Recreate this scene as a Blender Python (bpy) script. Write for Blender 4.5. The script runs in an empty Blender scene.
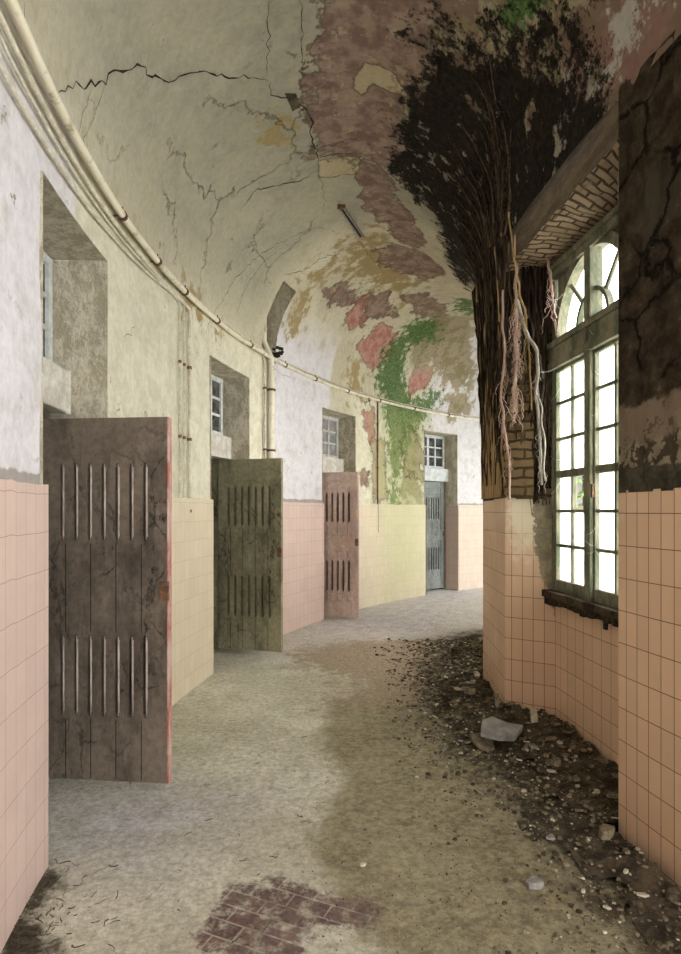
import bpy, bmesh, math, random
import numpy as np
from mathutils import Vector, Matrix, noise as mn
random.seed(7)
rng = np.random.default_rng(7)
C = bpy.context.scene.collection
PI = math.pi
rad = math.radians
# ------------------------------------------------------------------ plan of the curved corridor
F, HX, HY, EYE = 600.0, 340.5, 511.0, 1.5
CX, CY, RO = 8.32, 3.85, 9.68
ZL, ZR, RISE, ZDOOR = 3.26, 3.40, 1.27, 2.94
TH0, TH1 = -46.0, 72.0
def P(th, r, z): a = rad(th); return Vector((CX-r*math.cos(a), CY+r*math.sin(a), z))
def thr(x, y): return math.degrees(math.atan2(y-CY, CX-x)), math.hypot(CX-x, y-CY)
A0, W1, W2, B0, C1 = (1.286, 2.776), (1.565, 3.07), (1.47, 4.10), (1.175, 4.28), (1.228, 5.17)
STEP = thr(*C1)[0]-thr(*A0)[0]
SC = thr(*C1)[1]/thr(*A0)[1]
def rotp(p, k):
    t, r = thr(*p)
    if k > 0: r *= SC
    q = P(t+k*STEP, r, 0); return (q.x, q.y)
def rin(th):
    ks = [(-60, 7.12), (-8.7, 7.116), (3.4, 7.158), (10.6, 7.214), (80, 7.214)]
    for (a, u), (b, v) in zip(ks, ks[1:]):
        if th <= b: return u+(v-u)*(th-a)/(b-a)
    return 7.214
def zspring(f): return ZL+(ZR-ZL)*f
TV = 1.30                                           # metres of sheet per radian of vault
def sheet(th, t):                                   # t: height on the wall, then arc length over the vault
    if t <= ZL: return P(th, RO, t)
    ph = (t-ZL)/TV
    if ph > PI: return P(th, rin(th), ZR-(t-ZL-PI*TV))
    a = (RO+rin(th))/2; b = (RO-rin(th))/2
    q = P(th, a+b*math.cos(ph), zspring(ph/PI)+RISE*math.sin(ph))
    return q
def inward(th, t):
    ph = min(max((t-ZL)/TV, 0), PI)
    a = rad(th)
    return Vector((math.cos(a)*math.cos(ph), -math.sin(a)*math.cos(ph), -math.sin(ph))).normalized()
def solid(p):                                       # >0 behind a surface
    th, r = thr(p.x, p.y); ri = rin(th); a = (RO+ri)/2; b = (RO-ri)/2
    c = (r-a)/b
    ph = math.acos(max(-1, min(1, c)))
    zs = zspring(ph/PI)
    if p.z < zs: return abs(c)-1
    return math.hypot(c, (p.z-zs)/RISE)-1
def hit(px, py):                                    # where a sight line of the survey meets the sheet -> (theta, t)
    d = Vector(((px-HX)/F, 1, (HY-py)/F)); y = .6; o = Vector((0, 0, EYE))
    while y < 20 and solid(o+d*y) < 0: y += .04
    lo, hi = y-.04, y
    for _ in range(18):
        m = (lo+hi)/2
        if solid(o+d*m) < 0: lo = m
        else: hi = m
    p = o+d*lo; th, r = thr(p.x, p.y); ri = rin(th); a = (RO+ri)/2; b = (RO-ri)/2
    ph = math.acos(max(-1, min(1, (r-a)/b))); zs = zspring(ph/PI)
    if p.z <= zs: return (th, p.z) if r > a else (th, ZL+PI*TV+ZR-p.z)
    return th, ZL+TV*math.atan2((p.z-zs)/RISE, (r-a)/b)
S = 8.4*PI/180                                      # metres per degree
def floorhit(px, py): y = EYE*F/(py-HY); return ((px-HX)/F*y, y)
def sdf(pts, poly):                                 # signed distance, negative inside
    poly = np.array(poly, float); n = len(poly); d = np.full(len(pts), 1e9); s = np.ones(len(pts))
    for i in range(n):
        a = poly[i]; b = poly[i-1]; e = b-a; w = pts-a
        q = np.clip((w@e)/max(e@e, 1e-9), 0, 1)
        d = np.minimum(d, ((w-q[:, None]*e)**2).sum(1))
        c1 = pts[:, 1] >= a[1]; c2 = pts[:, 1] < b[1]; c3 = e[0]*w[:, 1] > e[1]*w[:, 0]
        s = np.where((c1 & c2 & c3) | (~c1 & ~c2 & ~c3), -s, s)
    return s*np.sqrt(d)
# ------------------------------------------------------------------ object helpers
def tag(o, label=None, cat=None, group=None, kind=None):
    if label: o['label'] = label
    if cat: o['category'] = cat
    if group: o['group'] = group
    if kind: o['kind'] = kind
    return o
def empty(name, loc=(0, 0, 0), rz=0):
    o = bpy.data.objects.new(name, None); C.objects.link(o); o.location = loc; o.rotation_euler = (0, 0, rz)
    o.empty_display_size = .1; return o
def mesh(name, verts, faces, mat, parent=None, smooth=False, uv=None, attrs=None):
    me = bpy.data.meshes.new(name); me.from_pydata([tuple(v) for v in verts], [], faces)
    if uv is not None:
        l = me.uv_layers.new(name='UV')
        idx = np.zeros(len(me.loops), int); me.loops.foreach_get('vertex_index', idx)
        l.data.foreach_set('uv', np.array(uv, float)[idx].ravel())
    if attrs:
        for k, v in attrs.items():
            at = me.attributes.new(k, 'FLOAT', 'POINT'); at.data.foreach_set('value', np.array(v, np.float32))
    if smooth: me.polygons.foreach_set('use_smooth', [True]*len(me.polygons))
    if mat: me.materials.append(mat)
    me.update(); o = bpy.data.objects.new(name, me); C.objects.link(o)
    if parent: o.parent = parent
    return o
class MB:
    def __init__(s): s.v = []; s.f = []
    def box(s, x0, x1, y0, y1, z0, z1):
        b = len(s.v)
        s.v += [Vector(q) for q in ((x0,y0,z0),(x1,y0,z0),(x1,y1,z0),(x0,y1,z0),(x0,y0,z1),(x1,y0,z1),(x1,y1,z1),(x0,y1,z1))]
        s.f += [tuple(b+i for i in q) for q in ((0,3,2,1),(4,5,6,7),(0,1,5,4),(1,2,6,5),(2,3,7,6),(3,0,4,7))]
        return s
    def tube(s, pts, radii, n=8, caps=True):
        pts = [Vector(p) for p in pts]
        if not hasattr(radii, '__len__'): radii = [radii]*len(pts)
        b0 = len(s.v); ref = None
        for i, p in enumerate(pts):
            t = (pts[min(i+1, len(pts)-1)]-pts[max(i-1, 0)])
            t = t.normalized() if t.length > 1e-9 else Vector((0, 0, 1))
            if ref is None: ref = t.orthogonal().normalized()
            ref = (ref-t*ref.dot(t)); ref = ref.normalized() if ref.length > 1e-6 else t.orthogonal().normalized()
            w = t.cross(ref)
            for k in range(n):
                a = 2*PI*k/n; s.v.append(p+(ref*math.cos(a)+w*math.sin(a))*radii[i])
        for i in range(len(pts)-1):
            for k in range(n):
                a = b0+i*n+k; c = b0+i*n+(k+1) % n; s.f.append((a, c, c+n, a+n))
        if caps:
            s.f.append(tuple(b0+k for k in reversed(range(n)))); e = b0+(len(pts)-1)*n
            s.f.append(tuple(e+k for k in range(n)))
        return s
    def rock(s, c, size, seed, n=1, rz=0, tilt=(0, 0)):
        bm = bmesh.new(); bmesh.ops.create_icosphere(bm, subdivisions=n, radius=1)
        R = Matrix.Rotation(rz, 3, 'Z') @ Matrix.Rotation(tilt[0], 3, 'X') @ Matrix.Rotation(tilt[1], 3, 'Y')
        b = len(s.v); rr = random.Random(seed)
        for v in bm.verts:
            k = 1+.42*(rr.random()-.5)*2
            q = Vector((max(-.78, min(.78, v.co.x*k))*size[0], max(-.8, min(.8, v.co.y*k))*size[1], max(-.6, min(.6, v.co.z*k))*size[2]))
            s.v.append(R @ q+Vector(c))
        s.f += [tuple(b+v.index for v in f.verts) for f in bm.faces]; bm.free(); return s
    def build(s, name, mat, parent=None, smooth=False, loc=None):
        o = mesh(name, s.v, s.f, mat, parent, smooth)
        if loc: o.location = loc
        return o
def bevel(o, w=.004, seg=2):
    m = o.modifiers.new('bevel', 'BEVEL'); m.width = w; m.segments = seg; m.limit_method = 'ANGLE'; return o
def solidify(o, th, off=-1):
    m = o.modifiers.new('solid', 'SOLIDIFY'); m.thickness = th; m.offset = off; return o
# ------------------------------------------------------------------ material helpers
class NM:
    def __init__(s, name, rough=.85, spec=.25):
        s.m = bpy.data.materials.new(name); s.m.use_nodes = True; s.t = s.m.node_tree; s.n = s.t.nodes
        s.b = s.n['Principled BSDF']; s.b.inputs['Roughness'].default_value = rough
        s.b.inputs['Specular IOR Level'].default_value = spec
        s.tc = s.n.new('ShaderNodeTexCoord'); s.pos = s.tc.outputs['Object']; s.uvo = s.tc.outputs['UV']; s.g = 0.0; s.gs = 38
    def L(s, a, b): s.t.links.new(a, b)
    def put(s, sock, v):
        if isinstance(v, (int, float)): sock.default_value = v
        elif isinstance(v, (tuple, list)):
            sock.default_value = (*v, 1) if (len(v) == 3 and len(sock.default_value) == 4) else v
        else: s.L(v, sock)
    def noise(s, scale, detail=6, rough=.6, vec=None, dist=0.0):
        q = s.n.new('ShaderNodeTexNoise'); s.put(q.inputs['Scale'], scale); q.inputs['Detail'].default_value = detail
        q.inputs['Roughness'].default_value = rough; q.inputs['Distortion'].default_value = dist
        s.L(vec or s.pos, q.inputs['Vector']); return q.outputs['Fac']
    def vor(s, scale, feature='F1', vec=None, out='Distance'):
        q = s.n.new('ShaderNodeTexVoronoi'); q.feature = feature; q.inputs['Scale'].default_value = scale
        s.L(vec or s.pos, q.inputs['Vector']); return q.outputs[out]
    def stretch(s, sc, src=None):
        q = s.n.new('ShaderNodeMapping'); q.inputs['Scale'].default_value = sc; s.L(src or s.pos, q.inputs['Vector']); return q.outputs[0]
    def math(s, op, a, b=0.0, c=None, clamp=False):
        q = s.n.new('ShaderNodeMath'); q.operation = op; q.use_clamp = clamp; s.put(q.inputs[0], a); s.put(q.inputs[1], b)
        if c is not None: s.put(q.inputs[2], c)
        return q.outputs[0]
    def step(s, v, lo, hi, o0=0.0, o1=1.0):
        q = s.n.new('ShaderNodeMapRange'); q.interpolation_type = 'SMOOTHSTEP'; s.put(q.inputs['Value'], v)
        for k, x in (('From Min', lo), ('From Max', hi), ('To Min', o0), ('To Max', o1)): q.inputs[k].default_value = x
        return q.outputs['Result']
    def mix(s, f, a, b):
        q = s.n.new('ShaderNodeMix'); q.data_type = 'RGBA'; s.put(q.inputs[0], f); s.put(q.inputs[6], a); s.put(q.inputs[7], b)
        return q.outputs[2]
    def attr(s, n):
        q = s.n.new('ShaderNodeAttribute'); q.attribute_name = n; return q.outputs['Fac']
    def mask(s, name, nz, amp=.5, soft=.04):         # ragged edge around a stain field
        return s.step(s.math('ADD', s.attr(name), s.math('MULTIPLY', s.math('SUBTRACT', nz, .5), amp*1.9)), .5-soft, .5+soft)
    def brick(s, w, h, mortar, vec=None, c1=(1, 1, 1), c2=(1, 1, 1), cm=(0, 0, 0), off=0.0, smooth=.1):
        q = s.n.new('ShaderNodeTexBrick'); q.offset = off; q.squash = 1; q.inputs['Scale'].default_value = 1
        q.inputs['Brick Width'].default_value = w; q.inputs['Row Height'].default_value = h
        q.inputs['Mortar Size'].default_value = mortar; q.inputs['Mortar Smooth'].default_value = smooth
        for k, x in (('Color1', c1), ('Color2', c2), ('Mortar', cm)): q.inputs[k].default_value = (*x, 1)
        s.L(vec or s.uvo, q.inputs['Vector']); return q.outputs['Color'], q.outputs['Fac']
    def rim(s, name, nz, amp, lo=.40, hi=.50):
        v = s.math('ADD', s.attr(name), s.math('MULTIPLY', s.math('SUBTRACT', nz, .5), amp*1.9))
        return s.math('MULTIPLY', s.step(v, lo, hi-.03), s.math('SUBTRACT', 1.0, s.step(v, hi-.02, hi+.02)))
    def hair(s, scale, w, gate=.5, vec=None):        # sparse hairline cracks
        nc = s.n.new('ShaderNodeTexNoise'); nc.inputs['Scale'].default_value = scale*1.7; nc.inputs['Detail'].default_value = 8; nc.inputs['Roughness'].default_value = .7
        s.L(vec or s.pos, nc.inputs['Vector']); a = s.n.new('ShaderNodeVectorMath'); a.operation = 'SCALE'; a.inputs['Scale'].default_value = .55/scale; s.L(nc.outputs['Color'], a.inputs[0])
        b = s.n.new('ShaderNodeVectorMath'); b.operation = 'ADD'; s.L(vec or s.pos, b.inputs[0]); s.L(a.outputs[0], b.inputs[1])
        d = s.vor(scale, 'DISTANCE_TO_EDGE', b.outputs[0])
        return s.math('MULTIPLY', s.math('SUBTRACT', 1.0, s.step(d, 0.0, w)), s.step(s.noise(scale*.6, 3, .5), gate, gate+.08))
    def grit(s, col, amt=.35, sc=38):
        n = s.noise(sc, 6, .8); q = s.n.new('ShaderNodeMix'); q.data_type = 'RGBA'; q.blend_type = 'MULTIPLY'; q.inputs[0].default_value = 1
        v = s.step(n, .36, .64, 1-amt, 1+amt*.45); c = s.n.new('ShaderNodeCombineColor')
        for i in range(3): s.L(v, c.inputs[i])
        s.put(q.inputs[6], col); s.L(c.outputs[0], q.inputs[7]); return q.outputs[2]
    def out(s, col, bump=None, strength=.4, dist=.01):
        if bump is not None and s.g: col = s.grit(col, s.g, s.gs)
        s.put(s.b.inputs['Base Color'], col)
        if bump is not None:
            q = s.n.new('ShaderNodeBump'); q.inputs['Strength'].default_value = strength; q.inputs['Distance'].default_value = dist
            s.L(bump, q.inputs['Height']); s.L(q.outputs[0], s.b.inputs['Normal'])
        return s.m
def plaster():
    m = NM('lime_plaster', .9, .15)
    m.g = .10; m.gs = 22
    n1 = m.noise(1.3, 8, .65); n2 = m.noise(7, 8, .65); n3 = m.noise(28, 6, .7); nb = m.noise(4.5, 10, .72)
    base = m.mix(m.step(n1, .35, .65), (.50, .455, .335), (.60, .555, .43))
    base = m.mix(m.math('MULTIPLY', m.step(n2, .45, .7), .5), base, (.36, .31, .205))
    base = m.mix(m.math('MULTIPLY', m.attr('vault'), m.step(n1, .3, .6, .35, .75)), base, m.mix(m.step(n2, .35, .65), (.225, .215, .165), (.32, .305, .235)))
    base = m.mix(m.attr('lav'), base, m.mix(m.step(n2, .4, .7), (.69, .665, .70), (.60, .57, .59)))
    base = m.mix(m.attr('warm'), base, m.mix(m.step(n2, .38, .62), (.68, .645, .52), (.60, .56, .435)))
    base = m.mix(m.mask('seam', n2, .6, .1), base, (.36, .33, .31))
    st = m.noise(3, 8, .7, m.stretch((1, 1, .25)))
    base = m.mix(m.math('MULTIPLY', m.step(st, .56, .72), .5), base, (.40, .35, .24))
    mot = m.mix(m.step(nb, .42, .46), m.mix(m.step(n2, .45, .5), (.23, .19, .11), (.36, .31, .19)), m.mix(m.step(n2, .5, .56), (.20, .14, .10), (.31, .265, .175)))
    col = m.mix(m.mask('mot', nb, .9), base, mot)
    grey = m.mix(m.step(nb, .45, .5), (.42, .40, .36), (.24, .15, .12))
    col = m.mix(m.mask('grey', n2, .9), col, grey)
    col = m.mix(m.mask('ochre', n2, 1.1, .15), col, (.34, .26, .13))
    mauve = m.mix(m.step(n2, .4, .6), (.20, .13, .105), (.32, .235, .185))
    mauve = m.mix(m.step(m.noise(5.5, 10, .75), .57, .60), mauve, (.36, .30, .20)); mauve = m.mix(m.step(m.noise(3.1, 10, .75), .58, .66), mauve, (.13, .09, .065))
    mk_m = m.mask('mauve', nb, 1.15); col = m.mix(mk_m, col, mauve)
    mk_c = m.mask('cream', nb, .5); col = m.mix(mk_c, col, (.46, .39, .25))
    red = m.mix(m.step(n2, .4, .6), (.36, .15, .12), (.46, .27, .22))
    mk_r = m.mask('red', nb, .9); col = m.mix(mk_r, col, red)
    col = m.mix(m.mask('olive', nb, 1.0, .1), col, m.mix(m.step(nb, .45, .55), (.24, .20, .11), (.34, .28, .19)))
    grn = m.mix(m.step(n3, .4, .62), (.03, .08, .018), (.105, .19, .055))
    col = m.mix(m.math('MULTIPLY', m.mask('green', m.noise(9, 9, .75), 1.1, .12), .92), col, grn)
    col = m.mix(m.math('MULTIPLY', m.mask('moss', n2, 1.2, .4), .4), col, (.34, .37, .14))
    for nm, nn, am in (('mauve', nb, 1.0), ('cream', nb, .5), ('red', nb, .9), ('mot', nb, .9)):
        col = m.mix(m.math('MULTIPLY', m.rim(nm, nn, am), .7), col, (.17, .13, .085))
    spall = m.step(m.noise(3.4, 10, .75), .64, .65); col = m.mix(m.math('MULTIPLY', spall, .8), col, (.30, .255, .17))
    hr = m.math('MULTIPLY', m.hair(1.1, .008, .52), m.math('MULTIPLY', m.attr('vault'), .8)); hr2 = m.hair(4.5, .016, .62)
    col = m.mix(m.math('MULTIPLY', m.math('MAXIMUM', hr, m.math('MULTIPLY', hr2, .6)), .75), col, (.10, .08, .055))
    blk = m.mask('black', m.noise(6.5, 12, .82), 1.25, .03)
    isl = m.step(m.noise(7, 9, .72, m.stretch((1, 1, .8))), .58, .60)
    blk = m.math('MULTIPLY', blk, m.math('SUBTRACT', 1.0, m.math('MULTIPLY', isl, .8)))
    col = m.mix(blk, col, m.mix(m.step(n3, .4, .7), (.009, .007, .005), (.038, .029, .02)))
    hgt = m.math('ADD', m.math('MULTIPLY', n3, .25), m.math('MULTIPLY', n1, .6))
    for k, w in ((mk_m, -.5), (mk_r, -.5), (mk_c, .4), (blk, -.9)): hgt = m.math('ADD', hgt, m.math('MULTIPLY', k, w))
    hgt = m.math('SUBTRACT', hgt, m.math('MULTIPLY', m.math('ADD', hr, spall), .5))
    return m.out(col, hgt, .9, .02)
def tiles(name, w, h, c1, c2, grout, gm=.0022, alt=None, grime=.14):
    m = NM(name, .38, .4)
    col, fac = m.brick(w, h, gm, c1=c1, c2=c2, cm=grout, smooth=.25)
    n1 = m.noise(2.2, 8, .65); n2 = m.noise(14, 8, .7)
    if alt:
        col2, _ = m.brick(w, h, gm, c1=alt[0], c2=alt[1], cm=alt[2], smooth=.25)
        col = m.mix(m.attr('warm'), col, col2)
        col = m.mix(m.math('MULTIPLY', m.mask('moss', n2, 1.0, .45), .42), col, (.42, .46, .18))
    col = m.mix(m.math('MULTIPLY', m.step(n1, .45, .75), grime), col, tuple(x*.55 for x in c1))
    col = m.mix(m.step(m.noise(9, 10, .8), .70, .73), col, (.10, .07, .05))
    if not alt:
        col = m.mix(m.math('MULTIPLY', m.mask('pale', n2, .8, .3), .75), col, (.80, .76, .58))  # window glow on the jamb, mixed into the tile colour
        col = m.mix(m.mask('peel', n2, .9, .05), col, m.mix(m.step(n2, .4, .65), (.20, .17, .11), (.34, .30, .20)))
    m.L(m.step(n1, .3, .7, .3, .65), m.b.inputs['Roughness'])
    return m.out(col, m.math('SUBTRACT', m.math('MULTIPLY', n1, .35), fac), .35, .004)
def simple(name, a, b, scale=6, rough=.8, bump=.4, st=(1, 1, 1), dist=.01, spec=.25, lo=.4, hi=.62, metal=0):
    m = NM(name, rough, spec); v = m.stretch(st); n = m.noise(scale, 10, .7, v); n2 = m.noise(scale*6, 6, .7, v)
    m.b.inputs['Metallic'].default_value = metal
    col = m.mix(m.step(m.math('ADD', m.math('MULTIPLY', n, .7), m.math('MULTIPLY', n2, .3)), lo, hi), a, b)
    return m.out(col, m.math('ADD', n, m.math('MULTIPLY', n2, .4)), bump, dist)
def rough_wall():                                    # near pier: dark brown plaster, a patchy band, then cement over the tiles
    m = NM('bare_render', .95, .1)
    n1 = m.noise(2.5, 10, .7); n2 = m.noise(9, 10, .75); z = m.n.new('ShaderNodeSeparateXYZ'); m.L(m.pos, z.inputs[0]); z = z.outputs[2]
    zz = m.math('ADD', z, m.math('MULTIPLY', m.math('SUBTRACT', n1, .5), .25))
    dark = m.mix(m.step(n2, .4, .65), (.060, .043, .027), (.135, .10, .066))
    dark = m.mix(m.step(m.noise(1.5, 3, .5), .55, .6), dark, (.11, .09, .06))
    crk = m.hair(3.2, .05, .40); dark = m.mix(m.step(n2, .62, .64), dark, (.20, .155, .105)); dark = m.mix(crk, dark, (.018, .013, .009))
    band = m.mix(m.step(zz, 1.80, 1.83), m.mix(m.step(m.noise(17, 5, .6), .49, .51), (.13, .10, .07), (.44, .37, .26)), m.mix(m.step(n2, .54, .56), (.40, .31, .22), (.22, .17, .115)))
    zt = m.math('ADD', z, m.math('MULTIPLY', m.math('SUBTRACT', n2, .5), .05))
    cem = m.mix(m.step(n2, .4, .6), (.10, .085, .06), (.17, .145, .10))
    col = m.mix(m.step(zt, 1.69, 1.70), cem, m.mix(m.step(zz, 1.97, 2.0), band, dark))
    return m.out(col, m.math('SUBTRACT', m.math('ADD', n1, m.math('MULTIPLY', n2, 1.6)), crk), 1.0, .06)
def floor_mat():
    m = NM('dusty_screed', .85, .25)
    m.g = .28; m.gs = 30
    n1 = m.noise(1.1, 8, .65); n2 = m.noise(6, 10, .75); n3 = m.noise(38, 10, .85)
    base = m.mix(m.step(n1, .38, .62), (.56, .52, .40), (.74, .70, .58))
    base = m.mix(m.math('MULTIPLY', m.step(n2, .5, .72), .55), base, (.44, .385, .27))
    base = m.mix(m.attr('cool'), base, m.mix(m.step(n2, .35, .65), (.50, .45, .43), (.72, .68, .70)))
    base = m.mix(m.math('MULTIPLY', m.step(n3, .54, .66), .65), base, (.20, .165, .11))
    n4 = m.noise(14, 8, .8); fk = m.vor(60); hc = m.hair(1.6, .008, .55)
    base = m.mix(m.math('MULTIPLY', m.step(n4, .52, .62), .35), base, (.25, .21, .14)); base = m.mix(m.math('MULTIPLY', hc, .7), base, (.13, .11, .08))
    col = m.mix(m.math('MULTIPLY', m.mask('brown', m.math('ADD', m.math('MULTIPLY', n2, .6), m.math('MULTIPLY', n4, .4)), 1.0, .28), .88), base, m.mix(m.step(n1, .35, .65, 0, .5), m.mix(m.step(n4, .38, .62), (.15, .12, .065), (.38, .32, .19)), (.40, .345, .21)))
    col = m.mix(m.mask('damp', n2, .8, .2), col, m.mix(m.step(n3, .4, .6), (.30, .23, .155), (.46, .37, .28)))
    col = m.mix(m.mask('dirt', n2, .9, .2), col, m.mix(m.step(n3, .42, .6), (.035, .027, .018), (.12, .095, .06)))
    rot = m.n.new('ShaderNodeMapping'); rot.inputs['Rotation'].default_value = (0, 0, rad(24)); m.L(m.pos, rot.inputs['Vector'])
    bc, bf = m.brick(.16, .08, .004, rot.outputs[0], (.13, .07, .062), (.23, .14, .125), (.42, .37, .31), off=.5)
    bc = m.mix(m.math('MULTIPLY', m.step(n2, .42, .6), .75), bc, (.19, .135, .115))
    mb_ = m.math('MULTIPLY', m.mask('bricks', m.noise(7, 10, .8), 1.3, .15), m.step(m.noise(13, 9, .8), .36, .54, .3, 1.0)); col = m.mix(mb_, col, bc)
    h = m.math('ADD', m.math('MULTIPLY', n2, .6), m.math('ADD', m.math('MULTIPLY', n4, .5), m.math('MULTIPLY', n3, .4)))
    return m.out(col, h, .9, .025)
def masonry(name, a, b, mort, w=.24, h=.07):
    m = NM(name, .95, .1)
    n = m.noise(8, 8, .7); wv = m.n.new('ShaderNodeVectorMath'); wv.operation = 'ADD'
    nc = m.n.new('ShaderNodeTexNoise'); nc.inputs['Scale'].default_value = 9; m.L(m.pos, nc.inputs['Vector'])
    sc = m.n.new('ShaderNodeVectorMath'); sc.operation = 'SCALE'; sc.inputs['Scale'].default_value = .04; m.L(nc.outputs['Color'], sc.inputs[0])
    m.L(m.uvo, wv.inputs[0]); m.L(sc.outputs[0], wv.inputs[1])
    col, fac = m.brick(w, h, .010, wv.outputs[0], a, b, mort, .5, .3)
    col = m.mix(m.step(n, .5, .7), col, tuple(x*.6 for x in a))
    return m.out(col, m.math('SUBTRACT', m.math('MULTIPLY', n, .6), fac), 1.0, .03)
def door_mat(name, a, b, chip, scale=5):
    m = NM(name, .6, .3); m.g = .22; m.gs = 24
    n = m.noise(scale, 10, .7, m.stretch((1, 1, .35))); n2 = m.noise(22, 8, .7); n3 = m.noise(9, 12, .8, m.stretch((1, 1, .6)))
    col = m.mix(m.step(n, .36, .64), a, b)
    col = m.mix(m.math('MULTIPLY', m.step(n2, .55, .7), .5), col, tuple(x*.4 for x in a))
    k = m.math('MAXIMUM', m.step(n3, .585, .595), m.hair(6, .026, .44, m.stretch((1, 1, .45)))); col = m.mix(k, col, chip)
    sm = m.step(m.noise(2.2, 4, .6, m.stretch((1, 1, .6))), .42, .62); col = m.mix(m.math('MULTIPLY', sm, .45), col, tuple(x*1.5 for x in b))
    return m.out(col, m.math('ADD', m.math('MULTIPLY', k, -1.0), m.math('MULTIPLY', n2, .3)), .6, .004)
M = dict(
 plaster=plaster(), rough=rough_wall(), floor=floor_mat(),
 tile_l=tiles('pink_wall_tile', .105, .157, (.62, .47, .415), (.585, .44, .39), (.36, .25, .21), .0018,
              alt=((.66, .57, .42), (.62, .535, .39), (.44, .37, .26)), grime=.14),
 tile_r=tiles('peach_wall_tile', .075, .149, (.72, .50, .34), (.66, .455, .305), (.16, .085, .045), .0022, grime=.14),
 tile_w=tiles('peach_wall_tile_wide', .105, .149, (.72, .50, .34), (.66, .455, .305), (.16, .085, .045), .0022, grime=.14),
 brickpier=masonry('pier_brick', (.23, .165, .085), (.17, .12, .065), (.07, .05, .03), .22, .065),
 bricksof=masonry('soffit_brick', (.36, .275, .185), (.25, .185, .12), (.07, .052, .035), .17, .06),
 timber=simple('lintel_render', (.085, .06, .034), (.17, .125, .07), 5, .9, .7, (1, 1, 3), .02),
 jamb=simple('rough_cream_plaster', (.46, .41, .29), (.70, .645, .51), 9, .9, 1.0, (1, 1, .6), .05, lo=.44, hi=.56),
 bark=simple('dark_root_bark', (.014, .010, .007), (.115, .078, .05), 11, .95, 1, (4, 4, .35), .05, lo=.42, hi=.6),
 barkm=simple('brown_root_bark', (.05, .034, .022), (.20, .15, .10), 12, .95, 1, (3, 3, .4), .02),
 tanwood=simple('tan_root_wood', (.24, .155, .065), (.52, .37, .19), 9, .9, .8, (3, 3, .3), .02),
 rootp=simple('pale_pink_root', (.34, .22, .17), (.60, .45, .37), 14, .85, .6, (2, 2, .4)),
 rootg=simple('silver_grey_root', (.22, .19, .15), (.52, .48, .42), 12, .85, .6, (2, 2, .4)),
 web=simple('grey_cobweb', (.45, .43, .42), (.6, .58, .56), 12, .9, .1),
 winwood=simple('mossy_grey_window_wood', (.10, .115, .07), (.26, .24, .17), 10, .85, .7, (1, 1, .35), .008),
 sill=simple('rotten_sill_wood', (.02, .015, .01), (.11, .08, .05), 9, .95, 1, (1, .3, 1), .02),
 door1=door_mat('brown_door_paint', (.060, .047, .036), (.165, .13, .10), (.03, .022, .017)),
 door2=door_mat('olive_door_paint', (.11, .10, .058), (.27, .245, .155), (.04, .03, .02)),
 door3=door_mat('mauve_door_paint', (.34, .25, .215), (.42, .32, .275), (.55, .30, .16)),
 door4=door_mat('teal_door_paint', (.11, .125, .115), (.20, .215, .195), (.06, .07, .06)),
 slat=simple('pale_slat_wood', (.36, .28, .24), (.62, .53, .48), 20, .7, .2, (1, 1, .3)),
 slatd=simple('dull_slat_wood', (.10, .08, .05), (.20, .165, .11), 20, .7, .2, (1, 1, .3)),
 rededge=simple('chipped_red_edge', (.36, .10, .08), (.55, .40, .34), 16, .7, .5, (1, 1, .3)),
 framep=simple('pale_frame_paint', (.42, .43, .42), (.62, .63, .62), 12, .7, .3),
 beam=simple('whitewashed_beam', (.44, .41, .35), (.66, .63, .57), 9, .8, .5),
 pipe=simple('cream_pipe_paint', (.42, .36, .24), (.74, .69, .55), 9, .5, .1, lo=.36, hi=.5),
 cable=simple('painted_cable', (.46, .42, .32), (.70, .66, .54), 12, .6, .1),
 dark=simple('crack_shadowless_gap', (.02, .016, .012), (.04, .03, .022), 20, 1, .1),
 rust=simple('rusted_iron', (.07, .045, .03), (.22, .11, .06), 25, .8, .5),
 steel=simple('dull_steel', (.20, .19, .17), (.42, .40, .36), 25, .45, .3, metal=.6),
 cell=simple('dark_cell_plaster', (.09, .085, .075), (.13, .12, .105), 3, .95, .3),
 stone=simple('rubble_stone', (.10, .078, .048), (.30, .25, .165), 11, .9, .9, lo=.38, hi=.62),
 stoned=simple('dark_rubble', (.035, .027, .018), (.13, .10, .065), 11, .95, .9),
 stonew=simple('pale_plaster_chunk', (.42, .37, .28), (.66, .61, .50), 11, .85, .5),
 stonep=simple('peach_tile_shard', (.50, .32, .20), (.66, .46, .32), 15, .5, .2),
 stoneb=simple('mauve_grey_slab', (.20, .185, .175), (.36, .335, .31), 9, .8, .6),
 twig=simple('dry_twig', (.05, .035, .02), (.16, .12, .075), 20, .9, .3),
 grass=simple('overgrown_ground', (.05, .09, .025), (.16, .22, .07), 3, .95, .5),
)
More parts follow.
